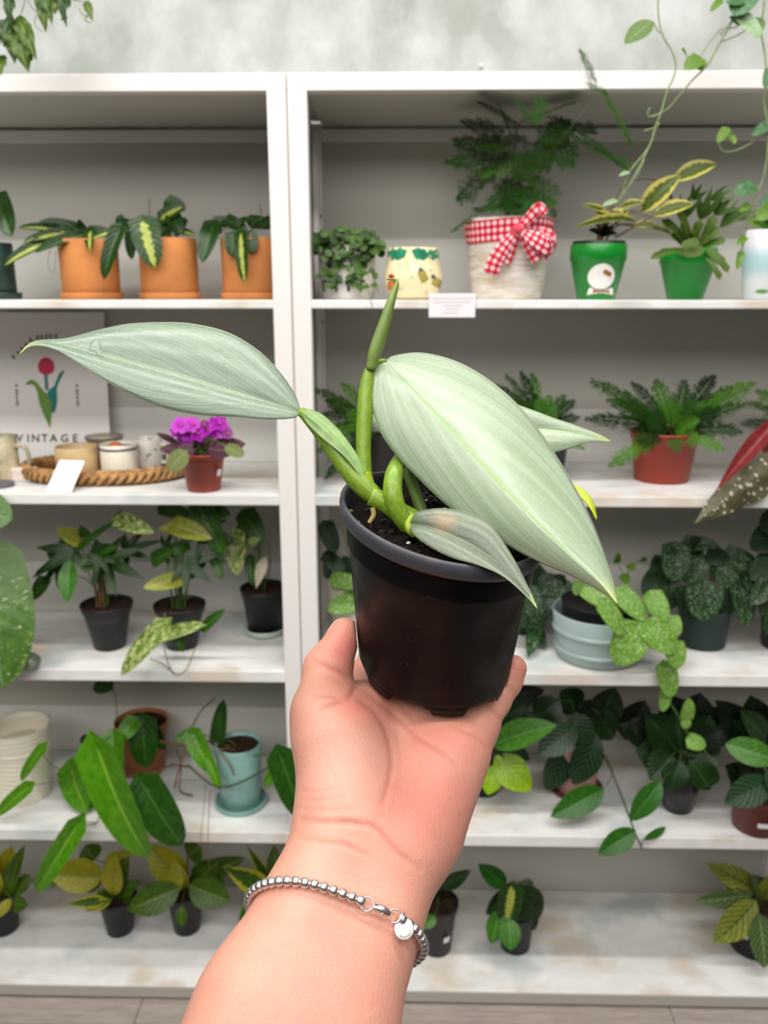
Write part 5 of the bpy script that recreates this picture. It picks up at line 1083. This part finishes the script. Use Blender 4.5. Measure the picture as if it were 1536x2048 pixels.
# ================================================================== row 3, right
p = Plant('satin_pothos', 'silvery leaved plant in a white pot just right of the middle posts', 2, 700, 1238, 66, 92, 1180, Y=1.72); p.cyl(M_cream)
p.leaves('satindd', [(650, 1048, 672, 1106, 40, -.02, -.04), (690, 1120, 700, 1180, 40, 0, 0), (652, 1110, 690, 1150, 34), (660, 1105, 654, 1160, 26)]); p.leaf('satin', 668, 1160, 740, 1172, 36, -.05, -.06); p.leaf('satin', 722, 1196, 654, 1222, 46, -.05, -.08)
p = Plant('satin_pothos', 'dark green pot of silver splashed leaves partly behind the held black pot', 2, 1046, 1320, 84, 104, 1230, Y=1.80); p.nursery(M_dgreen)
p.leaves('satind', [(1060, 1165, 1155, 1185, 54, 0, -.03), (1075, 1200, 1125, 1240, 54, -.03, -.06), (1050, 1180, 1080, 1250, 50, -.05, -.08), (1075, 1225, 1056, 1316, 36, -.02, -.05), (1050, 1240, 1092, 1296, 36, -.04, -.06), (1080, 1160, 1040, 1120, 44), (1050, 1190, 1040, 1260, 44, -.05, -.07)]); p.leaves('satindd', [(1070, 1180, 1140, 1220, 50, 0, -.02), (1100, 1180, 1130, 1150, 40)])
p = Plant('satin_pothos', 'bright silver veined vine spilling from a pale teal glass bowl over the shelf edge', 2, 1212, 1344, 170, 194, 1252, Y=1.612)
b = NB('sea_green_glass'); b.p.inputs['Transmission Weight'].default_value = .35; Mg = b.fin(L((190, 212, 208)), .12, .5)
p.lathe('bowl', [(p.rb*.85, 0), (p.rb, .004), (p.rb*1.03, p.h*.3), (p.rt, p.h*.98), (p.rt-.002, p.h), (p.rt-.006, p.h*.96), (p.rb*.97, p.h*.3), (p.rb*.8, .008)], Mg, 56)
for f in (.16, .55): p.lathe('glass_ridge', [(p.rb*1.0+(p.rt-p.rb)*f-.001, p.h*f), (p.rb*1.03+(p.rt-p.rb)*f+.0022, p.h*(f+.06)), (p.rb*1.03+(p.rt-p.rb)*f, p.h*(f+.12))], Mg, 56)
p.lathe('inner_pot', [(p.rt*.72, .012), (p.rt*.80, p.h*1.14), (p.rt*.82, p.h*1.16), (p.rt*.77, p.h*1.13)], M_black); p.soilz = p.Zs+p.h*1.05
p.lathe('soil', [(p.rt*.77, p.h*1.04), (.001, p.h*1.08)], M_earth)
for r in [(1236, 1183, 1294, 1242, 46, -.05, -.08), (1302, 1188, 1330, 1246, 48, -.06, -.09), (1204, 1206, 1246, 1272, 42, -.08, -.11), (1172, 1176, 1222, 1212, 46, -.03, -.06), (1276, 1254, 1232, 1330, 78, -.08, -.115), (1294, 1250, 1352, 1306, 60, -.08, -.11), (1340, 1235, 1352, 1276, 40, -.07, -.09), (1346, 1286, 1356, 1338, 46, -.085, -.11), (1328, 1328, 1342, 1396, 46, -.11, -.125), (1332, 1380, 1324, 1424, 26, -.11, -.12)]: p.leaf('satin', *r, stem=False)
p.leaves('satind', [(1300, 1262, 1350, 1300, 44, -.085, -.10), (1330, 1240, 1345, 1280, 36, -.06, -.07)], stem=False); p.leaf('satin', 1160, 1165, 1150, 1190, 26)
p.vine([(1220, 1215, -.02), (1275, 1240, -.07), (1310, 1250, -.085), (1345, 1285, -.09), (1340, 1340, -.105), (1334, 1390, -.11), (1356, 1430, -.115), (1368, 1455, -.115), (1384, 1480, -.115), (1402, 1492, -.115), (1420, 1515, -.115), (1442, 1535, -.115)], .0019, M_stem)
p.leaf('satin', 1372, 1436, 1378, 1396, 30, -.118, -.12, stem=False); p.leaf('satin', 1370, 1440, 1374, 1458, 24, -.118, -.12, stem=False); p.leaf('satin', 1376, 1480, 1412, 1492, 34, -.118, -.12, stem=False)
p.leaves('vines', [(1232, 1124, 1236, 1104, 16), (1258, 1130, 1268, 1142, 20), (1283, 1122, 1290, 1112, 16), (1246, 1150, 1256, 1168, 24), (1190, 1140, 1180, 1160, 20)], stem=False); p.vine([(1225, 1220, 0), (1250, 1170, 0), (1234, 1122, 0)], .0009); p.vine([(1250, 1170, 0), (1262, 1130, 0), (1286, 1120, 0)], .0009)
p = Plant('satin_pothos', 'dark silver splashed pothos in a dark green pot near the right end', 2, 1418, 1304, 92, 110, 1226); p.nursery(plain('green_grow_pot', (34, 56, 50), .5))
p.leaves('satind', [(1352, 1092, 1344, 1164, 62, -.02, -.05), (1408, 1168, 1404, 1242, 80, -.06, -.08), (1478, 1172, 1492, 1252, 52, -.04, -.07), (1450, 1110, 1520, 1140, 50, 0, -.02), (1370, 1086, 1438, 1092, 34), (1440, 1140, 1480, 1190, 44, -.02, -.04), (1400, 1120, 1370, 1170, 50, -.02, -.03), (1500, 1150, 1536, 1220, 50, -.04, -.06)])
p.leaves('satindd', [(1320, 1150, 1288, 1196, 54, -.02, -.05), (1380, 1110, 1400, 1160, 54), (1420, 1110, 1450, 1160, 50), (1330, 1120, 1310, 1160, 50), (1440, 1100, 1420, 1130, 44), (1470, 1130, 1510, 1170, 50), (1340, 1160, 1340, 1220, 50, -.03, -.05), (1445, 1180, 1460, 1230, 46, -.04, -.05), (1400, 1105, 1380, 1075, 40), (1360, 1180, 1390, 1240, 40, -.05, -.06)])
p = Plant('satin_pothos', 'dark satin plant cut by the right edge of the third shelf', 2, 1590, 1310, 92, 120, 1210); p.nursery(M_black)
p.leaves('satindd', [(1560, 1060, 1500, 1100, 66, 0, -.03), (1560, 1040, 1520, 1060, 60), (1560, 1110, 1500, 1160, 60, -.02, -.05), (1570, 1150, 1520, 1230, 56, -.04, -.07), (1580, 1100, 1540, 1140, 60), (1570, 1180, 1530, 1270, 50, -.05, -.08)]); p.leaves('satind', [(1560, 1140, 1500, 1210, 50, -.04, -.07), (1575, 1180, 1545, 1240, 50, -.05, -.07)])
# ================================================================== row 4, left
p = Plant('ribbed_planter', 'off white horizontally ribbed planter at the left end of the fourth shelf', 3, 30, 1614, 100, 122, 1480, cat='flower pot')
prof = [(p.rb*.95, 0)]+[(p.rb+(p.rt-p.rb)*i/60+.0009*math.cos(i*1.57), p.h*i/60) for i in range(61)]+[(p.rt-.004, p.h), (p.rt-.006, p.h*.9), (p.rb*.9, .02)]
p.lathe('pot', prof, M_cream); p.lathe('rim_line', [(p.rt*.965, p.h*.70), (p.rt*.985, p.h*.715), (p.rt*.975, p.h*.73)], M_cream)
p = Plant('potted_anthurium', 'trailing plant with big glossy leaves in a terracotta pot on the fourth shelf', 3, 278, 1562, 82, 106, 1466, Y=1.80); p.nursery(plain('terracotta_dull', (176, 104, 66), .7))
F1 = -.17
p.leaf('anth', 142, 1532, 176, 1626, 62, -.10, -.16, stem=[(240, 1490, -.05), (180, 1500, -.08)], roll=10); p.leaf('anth', 196, 1496, 298, 1716, 92, -.11, -.20, stem=[(262, 1470, -.03), (225, 1470, -.08)], roll=8); p.leaf('anth', 226, 1472, 232, 1570, 52, -.10, -.15, stem=[(262, 1470, -.03)]); p.leaf('anthd', 286, 1566, 364, 1692, 84, -.13, -.18, stem=[(290, 1480, -.05), (300, 1520, -.1)]); p.leaf('anth', 158, 1646, 72, 1784, 46, -.19, -.22, stem=[(190, 1645, -.18), (172, 1644, -.185)], roll=-10)
p.leaf('anthd', 196, 1520, 182, 1620, 40, -.12, -.14, stem=False); p.leaf('anthd', 286, 1440, 292, 1536, 62, -.06, -.09); p.leaf('anthd', 222, 1366, 186, 1380, 34, .0, -.01, stem=[(262, 1465, 0), (236, 1440, 0), (232, 1400, 0)]); p.leaf('anth', 88, 1494, 42, 1562, 24, -.20, -.21, stem=[(230, 1490, -.06), (140, 1540, -.17), (92, 1520, -.2)]); p.leaf('anth', 60, 1572, -8, 1632, 30, -.22, -.23, stem=[(200, 1550, -.15), (120, 1560, -.2)])
p.leaf('anthd', 300, 1450, 330, 1500, 30, -.03, -.05); p.leaf('anth', 270, 1440, 240, 1480, 40, -.07, -.1)
p.vine([(290, 1478, -.05), (340, 1486, -.08), (380, 1492, -.08)], .0035, M_stemb); p.vine([(220, 1556, -.12), (300, 1548, -.12), (345, 1530, -.11), (380, 1534, -.1)], .0035, M_stemb); p.vine([(160, 1650, -.19), (190, 1648, -.185), (198, 1635, -.18)], .0016, M_stemb); p.vine([(350, 1490, -.08), (362, 1530, -.08), (360, 1580, -.08), (385, 1590, -.08)], .002, M_stemb, 'aerial_root'); p.vine([(372, 1492, -.08), (352, 1560, -.08), (350, 1575, -.08)], .0022, plain('red_root', (156, 90, 62), .7), 'aerial_root'); p.vine([(300, 1470, .03), (320, 1430, .03), (336, 1430, .03)], .001, M_stemd)
p = Plant('potted_pothos', 'trailing plant in a pale teal cup and saucer on the fourth shelf', 3, 474, 1608, 80, 94, 1508, Y=1.665); p.cyl(M_teal); p.saucer(M_teal, 106, h=.014)
p.leaf('anthd', 436, 1484, 448, 1398, 34, .0, .0, stem=True); p.leaf('anth', 384, 1466, 424, 1546, 42, -.03, -.06, stem=[(460, 1500, 0), (410, 1470, -.02)]); p.leaf('ovalg', 394, 1470, 348, 1478, 28, -.03, -.04, stem=False); p.leaf('anth', 418, 1520, 442, 1580, 22, -.06, -.08, stem=False)
p.vine([(466, 1495, 0), (388, 1470, -.01), (400, 1425, -.01), (430, 1396, -.01)], .002, M_stemb); p.vine([(470, 1500, -.02), (440, 1500, -.05), (460, 1530, -.07), (468, 1550, -.07)], .0026, M_stemb); p.vine([(375, 1530, -.06), (430, 1572, -.08), (480, 1565, -.085), (545, 1530, -.085), (570, 1520, -.08)], .0026, M_stemd); p.vine([(500, 1510, -.03), (560, 1508, -.05), (600, 1500, -.06)], .0018, M_stem)
p.leaf('anthd', 560, 1508, 606, 1638, 64, -.085, -.12, stem=False, roll=-10); p.leaf('anth', 566, 1512, 530, 1576, 26, -.09, -.1, stem=False); p.vine([(420, 1580, -.1), (416, 1680, -.12), (418, 1740, -.125)], .0009, M_stemb, 'aerial_root'); p.vine([(412, 1560, -.1), (405, 1640, -.11), (398, 1700, -.12)], .0007, M_stemb, 'aerial_root')
q = atZ(198, 1502, SZ[3]); o = MB().lathe([(.001, 0), (.016, 0), (.017, .02), (.012, .05), (.009, .06), (.001, .06)], 24, (q.x, 1.86, SZ[3])).build('bottle', plain('grey_bottle', (120, 124, 126), .4)); tag(o, 'small grey bottle with a dark round cap behind the terracotta pot', 'bottle'); cp = MB().sphere((q.x-.002, 1.86, SZ[3]+.070), .0145, 14, 10).build('cap', plain('dark_blue_cap', (28, 32, 40), .4), o)
# ================================================================== row 4, right
p = Plant('lime_philodendron', 'lime green leaved plant right beside the wrist on the fourth shelf', 3, 970, 1560, 60, 84, 1500, Y=1.74); p.nursery()
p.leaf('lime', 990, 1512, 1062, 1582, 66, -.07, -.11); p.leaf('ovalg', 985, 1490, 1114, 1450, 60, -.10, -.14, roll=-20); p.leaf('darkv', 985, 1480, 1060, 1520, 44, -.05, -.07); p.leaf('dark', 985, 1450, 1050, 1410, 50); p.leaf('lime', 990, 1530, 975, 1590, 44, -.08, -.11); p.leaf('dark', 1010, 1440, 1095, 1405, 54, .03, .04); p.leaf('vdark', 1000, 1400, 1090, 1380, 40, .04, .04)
p = Plant('hoya_pot', 'dark ribbed leaved plant in a dusty pink pot on the fourth shelf', 3, 1158, 1594, 80, 96, 1494, Y=1.74); p.cyl(plain('dusty_pink', (196, 150, 138), .6)); p.saucer(plain('brown_saucer', (96, 56, 48), .6), 110, h=.01)
p.leaves('darkv', [(1194, 1470, 1146, 1570, 62, -.05, -.07), (1150, 1450, 1076, 1512, 62, -.10, -.14), (1142, 1490, 1092, 1580, 56, -.03, -.04), (1140, 1430, 1180, 1490, 60, -.04, -.06), (1240, 1450, 1330, 1500, 50, .02, 0)]); p.leaves('dark', [(1120, 1400, 1070, 1440, 60, 0, 0), (1160, 1420, 1120, 1380, 60, .02, .02), (1190, 1420, 1225, 1480, 60, -.02, -.03), (1200, 1440, 1230, 1375, 66, 0, 0), (1110, 1440, 1060, 1470, 60, -.03, -.05)])
p.leaves('vdark', [(1250, 1480, 1290, 1400, 70, .04, .05), (1170, 1440, 1200, 1400, 60), (1100, 1470, 1070, 1430, 50), (1180, 1470, 1170, 1420, 60, -.03, -.03)])
p.leaf('midg', 1208, 1578, 1100, 1634, 54, -.12, -.16, stem=[(1195, 1490, -.05), (1225, 1540, -.11)]); p.leaf('midg', 1272, 1660, 1196, 1708, 46, -.155, -.17, stem=False); p.leaf('midg', 1286, 1680, 1332, 1654, 16, -.155, -.16, stem=[(1282, 1692, -.155)])
p.vine([(1195, 1490, -.05), (1215, 1525, -.12), (1228, 1555, -.205), (1250, 1610, -.21), (1268, 1660, -.21), (1284, 1698, -.21)], .0022, M_stemd)
p = Plant('hoya_pot', 'broad dark leaved plant in a round black pot, middle right of the fourth shelf', 3, 1366, 1606, 58, 78, 1546, Y=1.68)
p.lathe('pot', [(p.rb*.7, 0), (p.rb, .003), (p.rt*1.02, p.h*.55), (p.rt*.95, p.h*.95), (p.rt*.9, p.h), (p.rt*.85, p.h*.92)], plain('gloss_black_pot', (22, 24, 28), .25)); p.soil(.85, rr=.8); p.sticker(1345, 1572, 12, 8)
p.leaves('dark', [(1360, 1510, 1290, 1430, 84, 0, .0), (1350, 1520, 1270, 1500, 76, -.02, -.03), (1345, 1510, 1300, 1560, 70, -.04, -.07), (1380, 1510, 1420, 1430, 80, 0, 0), (1390, 1510, 1440, 1500, 70, -.02, -.03), (1380, 1520, 1420, 1580, 56, -.05, -.07), (1360, 1500, 1350, 1420, 84, 0, .01), (1360, 1520, 1340, 1580, 50, -.07, -.09), (1390, 1540, 1440, 1560, 50, -.05, -.06)])
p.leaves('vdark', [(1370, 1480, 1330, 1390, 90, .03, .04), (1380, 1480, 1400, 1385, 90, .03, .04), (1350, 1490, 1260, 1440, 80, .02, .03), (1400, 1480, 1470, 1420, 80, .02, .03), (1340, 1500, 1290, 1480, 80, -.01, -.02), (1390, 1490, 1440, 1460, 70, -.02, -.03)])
p.leaf('midg', 1322, 1562, 1260, 1642, 46, -.10, -.14, stem=[(1360, 1540, -.05), (1340, 1545, -.08)])
p = Plant('potted_peperomia', 'dark leaved plant in a red brown pot with white label at the right edge', 3, 1530, 1670, 92, 112, 1612, Y=1.60); p.nursery(plain('dark_red_pot', (112, 42, 32), .36)); p.sticker(1536, 1657, 40, 11)
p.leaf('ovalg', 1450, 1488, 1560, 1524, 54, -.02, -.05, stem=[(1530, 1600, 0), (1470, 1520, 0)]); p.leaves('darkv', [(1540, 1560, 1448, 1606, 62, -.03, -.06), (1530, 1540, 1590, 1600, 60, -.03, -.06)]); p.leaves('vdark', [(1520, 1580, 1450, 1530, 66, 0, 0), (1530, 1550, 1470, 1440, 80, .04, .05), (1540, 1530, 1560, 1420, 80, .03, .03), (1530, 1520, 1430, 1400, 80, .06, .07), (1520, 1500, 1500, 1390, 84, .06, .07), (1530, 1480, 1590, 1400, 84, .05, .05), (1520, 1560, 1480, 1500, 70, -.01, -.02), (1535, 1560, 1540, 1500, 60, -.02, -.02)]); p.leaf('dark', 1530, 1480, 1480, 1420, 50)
# ================================================================== row 5, left
GL = 'lime leaved plants in black pots on the bottom shelf'
def lime(name, label, xc, yb, wb, wt, yt, Y=None): 
    p = Plant('potted_philodendron', label, 4, xc, yb, wb, wt, yt, Y=Y, group=GL); p.nursery(); return p
p = lime('', 'lime leaved plant cut by the left edge of the bottom shelf', -4, 1876, 56, 76, 1806)
p.leaves('moon', [(4, 1790, 24, 1692, 62, .0, .02), (-10, 1790, -30, 1700, 60), (22, 1798, -6, 1836, 22, -.05, -.08)]); p.leaves('moong', [(14, 1800, 50, 1690, 34, -.01, 0), (24, 1806, 56, 1810, 34, -.04, -.06), (66, 1760, 116, 1770, 26, 0, 0), (60, 1750, 30, 1790, 30)])
p = lime('', 'lime leaved plant in a black pot, wide yellow leaf spread to the left', 232, 1877, 52, 78, 1818)
p.leaves('moon', [(208, 1752, 98, 1748, 66, -.01, -.03), (226, 1790, 232, 1708, 46, -.02, -.02), (212, 1750, 262, 1702, 50, .02, .04)]); p.leaves('moong', [(238, 1770, 258, 1712, 36), (206, 1758, 156, 1772, 36, .02, .02), (236, 1790, 280, 1760, 30), (240, 1800, 268, 1780, 30), (190, 1720, 170, 1690, 50, .03, .04), (222, 1800, 196, 1780, 30)]); p.leaf('moonst', 214, 1800, 134, 1808, 26, -.05, -.08); p.leaf('moonst', 222, 1800, 170, 1822, 20, -.05, -.07)
p = lime('', 'lime leaved plant in a black pot with a broad green leaf at its left', 368, 1874, 52, 76, 1806)
p.leaves('moon', [(372, 1765, 296, 1690, 64, 0, .02), (366, 1750, 330, 1780, 40, -.02, -.03), (365, 1780, 350, 1720, 40)]); p.leaves('moong', [(360, 1776, 256, 1820, 62, -.05, -.08), (378, 1770, 462, 1802, 62, -.03, -.05), (376, 1712, 402, 1692, 56, .02, .02), (385, 1770, 440, 1720, 50, .02, .03), (385, 1760, 490, 1715, 44, .03, .04), (364, 1812, 364, 1854, 24, -.06, -.08), (390, 1780, 450, 1760, 40)]); p.vine([(372, 1815, 0), (374, 1760, 0), (376, 1715, 0)], .003, M_stemb)
p = lime('', 'lime striped plant in a black pot half hidden behind the forearm', 560, 1880, 52, 76, 1812)
p.leaves('moonst', [(540, 1778, 446, 1732, 46, -.02, -.04), (548, 1770, 494, 1690, 24, 0, 0)]); p.leaves('moong', [(532, 1800, 478, 1842, 40, -.04, -.06), (556, 1760, 548, 1690, 36), (540, 1790, 490, 1760, 40, -.01, -.01), (566, 1760, 590, 1700, 40), (530, 1770, 480, 1760, 40, .02, .02)])
# ================================================================== row 5, right
p = Plant('potted_seedling', 'small plant in a black pot just right of the forearm on the bottom shelf', 4, 874, 1916, 58, 86, 1832); p.nursery(); p.sticker(894, 1890, 14, 14)
p.leaves('dark', [(880, 1776, 942, 1740, 30, -.01, -.02), (868, 1770, 872, 1744, 22, 0, 0), (872, 1800, 850, 1760, 30)]); p.leaf('ovalg', 870, 1830, 846, 1858, 24, -.05, -.07); p.vine([(874, 1835, 0), (876, 1800, 0), (880, 1776, -.01)], .0016)
p = Plant('rubber_plant', 'small plant with yellow striped dark leaves in a black pot on the bottom shelf', 4, 1034, 1912, 58, 80, 1846); p.nursery(); p.sticker(1026, 1893, 14, 12)
p.leaves('midg', [(1012, 1772, 956, 1728, 38, 0, 0)]); p.leaves('dark', [(1036, 1772, 1080, 1836, 60, -.02, -.03), (1030, 1770, 1060, 1800, 60), (1020, 1775, 972, 1830, 30), (1040, 1790, 1050, 1860, 50, -.03, -.04), (1010, 1800, 1040, 1830, 50)]); p.leaf('brasil', 1024, 1774, 1010, 1852, 54, -.04, -.06); p.leaves('ovalg', [(1000, 1818, 982, 1888, 40, -.05, -.08), (1016, 1836, 1022, 1902, 44, -.06, -.10)]); p.leaf('vdark', 1040, 1800, 1070, 1860, 44, -.01, -.02)
p = Plant('potted_calathea', 'pale striped calathea in a black pot at the right edge of the bottom shelf', 4, 1524, 1924, 92, 120, 1830); p.nursery(); p.sticker(1496, 1888, 10, 14)
p.leaves('cala', [(1512, 1780, 1412, 1726, 46, 0, -.01), (1512, 1800, 1426, 1884, 62, -.05, -.08), (1520, 1800, 1550, 1740, 46)]); p.leaves('calad', [(1506, 1790, 1390, 1802, 36, -.02, -.04), (1516, 1826, 1528, 1936, 58, -.07, -.11), (1530, 1800, 1590, 1830, 50), (1524, 1790, 1500, 1750, 30)])
o = MB().sphere(atY(962, 131, 1.972), .0042, 12, 8).build('wall_pin', plain('clear_pin', (226, 230, 228), .15)); tag(o, 'tiny clear pin in the plaster wall just above the right shelving unit', 'wall pin')
# ================================================================== hanging plants
def hanging(name, label, x, Y, zpot):
    c = atY(x, 60, Y); p = Plant.__new__(Plant); p.cx, p.cy, p.Zs = c.x, Y, zpot; p.rb, p.rt, p.h = .05, .065, .10; p.soilz = zpot+.09; p.rnd = random.Random(name)
    p.root = thing(name, label, 'hanging plant', (c.x, Y, zpot)); p.cyl(M_cream)
    for k in range(3): a = 2.1*k; p.tube([(c.x+.064*math.cos(a), Y+.064*math.sin(a), zpot+.098), (c.x, Y, 2.75)], .001, M_stemb, 'cord', 5, 4, 1)
    p.tube([(c.x, Y, 2.74), (c.x, Y, 3.6)], .001, M_stemb, 'cord', 5, 3, 1)
    return p
p = hanging('hanging_vine', 'long trailing vine with oval leaves hanging at the upper right before the shelf', 1440, 1.50, 2.22)
def V3(pts, r=.0016, m=M_stemp): return p.tube([atY(a, b_, 1.50+d) for a, b_, d in pts], r, m, 'stem', 6, 40, .75)
top = lambda a: (p.cx+(a-1440)*.0004, p.cy, p.soilz)
def VT(a, pts, r=.0016, m=M_stemp): P = [atY(x, y, 1.50+d) for x, y, d in pts]; return p.tube([top(a), (P[0].x, P[0].y-.02, p.soilz+.03), P[0]]+P[1:] if False else [top(a), Vector((P[0].x*.4+p.cx*.6, P[0].y-.05, p.soilz+.02)), P[0]+(P[0]-P[1])*2.5]+P, r, m, 'stem', 6, 70, .75)
VT(1320, [(1318, -20, -.03), (1316, 20, -.03), (1324, 68, -.03), (1345, 105, -.03), (1352, 135, -.03), (1345, 160, -.03), (1335, 180, -.03), (1322, 225, -.03), (1310, 255, -.03), (1300, 290, -.03), (1278, 320, -.03), (1258, 345, -.03), (1246, 380, -.03), (1232, 408, -.03)])
VT(1400, [(1470, -20, -.02), (1465, 40, -.02), (1440, 85, -.02), (1415, 130, -.02), (1385, 160, -.02), (1360, 190, -.02), (1330, 222, -.02), (1294, 234, -.02), (1300, 215, -.02)])
VT(1430, [(1500, -20, -.02), (1478, 50, -.02), (1440, 60, -.02), (1400, 112, -.02), (1380, 125, -.02)], .0011)
VT(1500, [(1530, -20, -.03), (1527, 20, -.03), (1522, 60, -.03), (1530, 110, -.03), (1533, 160, -.03), (1528, 200, -.03), (1536, 260, -.03), (1532, 330, -.03), (1520, 375, -.03), (1505, 400, -.03), (1495, 440, -.03), (1488, 480, -.03), (1478, 520, -.03)])
VT(1510, [(1570, -20, -.02), (1575, 120, -.02), (1560, 240, -.02), (1520, 275, -.02), (1480, 298, -.02), (1446, 304, -.02), (1438, 285, -.02)])
V3([(1310, 255, -.03), (1288, 262, -.03)], .0012); V3([(1318, 245, -.03), (1300, 290, -.02), (1270, 350, -.03), (1236, 405, -.03)], .0016); V3([(1288, 320, -.03), (1274, 350, -.03), (1240, 400, -.03), (1236, 420, -.03)], .0012, M_stemp); V3([(1440, 85, -.02), (1480, 68, -.02), (1500, 50, -.02)], .0011); V3([(1465, 40, -.02), (1440, 70, -.02), (1460, 55, -.02)], .001)
def HL(key, bx, by, tx, ty, w, d=-.03, roll=0, stem=None): p.cy = 1.50; p.leaf(key, bx, by, tx, ty, w, d, d-.012, roll, stem or False, M_stemp, .001)
HL('vine', 1306, 42, 1248, 88, 40, -.035, 0, [(1328, 68, -.03), (1316, 62, -.03)]); HL('vined', 1495, -12, 1468, 32, 56, -.03); HL('vined', 1490, -4, 1452, 6, 40, -.028); HL('vinel', 1482, 34, 1520, 78, 40, -.03); HL('vined', 1470, 32, 1482, 52, 30, -.02); HL('vine', 1512, 34, 1526, 60, 24, -.02); HL('vines', 1442, 2, 1420, 24, 16, -.02); HL('vines', 1400, 118, 1368, 140, 36, -.03, 0, [(1415, 130, -.02)]); HL('vines', 1372, 112, 1362, 98, 16, -.02, 0, [(1388, 122, -.02)]); HL('vines', 1396, 120, 1402, 142, 30, -.025)
HL('vines', 1454, 258, 1434, 286, 22, -.02); HL('vined', 1560, 240, 1502, 272, 28, -.02); HL('vines', 1460, 272, 1470, 288, 16, -.02); HL('vined', 1505, 372, 1468, 390, 34, -.03, 0, [(1520, 375, -.03)]); HL('vined', 1540, 140, 1530, 178, 24, -.03); HL('vines', 1500, 440, 1516, 455, 18, -.03); HL('vines', 1490, 475, 1474, 490, 16, -.03); HL('vines', 1498, 410, 1480, 424, 18, -.03); HL('vines', 1482, 505, 1474, 540, 16, -.03); HL('vinel', 1256, 345, 1238, 352, 10, -.03); HL('vinel', 1232, 402, 1205, 412, 12, -.03); HL('vines', 1545, 420, 1510, 440, 34, -.03); HL('vined', 1560, 400, 1520, 412, 40, -.01)
p = hanging('hanging_curly_plant', 'hanging plant with curled drooping leaves in the upper left corner', 30, 1.50, 2.18)
for key, bx, by, tx, ty, w in (('hangd', 22, -40, 24, 60, 26), ('hangd', 24, 30, 8, 96, 30), ('hangy', 36, 32, 74, 122, 34), ('hangy', 26, 44, 58, 146, 44), ('hangd', 34, 60, 30, 128, 36), ('hangy', 8, 62, 12, 96, 22), ('hangy', 4, 110, 2, 152, 28), ('hangy', 92, -20, 92, 66, 34), ('hangd', 78, -30, 100, 40, 30), ('hangy', 100, -30, 104, 50, 28), ('hangd', 118, -30, 134, 56, 22), ('hangd', 150, -20, 124, 40, 20), ('hangy', 172, 2, 186, 44, 18), ('hangy', 120, -20, 110, 30, 34), ('hangd', -14, 60, -6, 120, 30), ('hangy', 62, 100, 58, 140, 20)):
    p.cy = 1.50; p.leaf(key, bx, by, tx, ty, w, -.02, -.04, 0, False)
for q in ([(50, -20), (48, 10), (36, 40)], [(50, -10), (66, 18), (78, 22)], [(0, 40), (8, 52), (14, 62)], [(146, 0), (160, 2), (176, 4)], [(176, 30), (170, 40), (182, 46)], [(158, 16), (164, 28), (176, 32)], [(72, 30), (70, 50), (82, 62)], [(130, 30), (122, 40), (136, 34)]): p.tube([atY(a, b_, 1.475) for a, b_ in q], .0010, M_stemp, 'stem', 6, 14)
for a in (20, 50, 90, 120, 150): P0_ = atY(a, -25, 1.48); p.tube([(p.cx, p.cy, p.soilz), (P0_.x*.8+p.cx*.2, 1.45, p.soilz+.015), P0_], .0016, M_stem, 'stem', 6, 14)
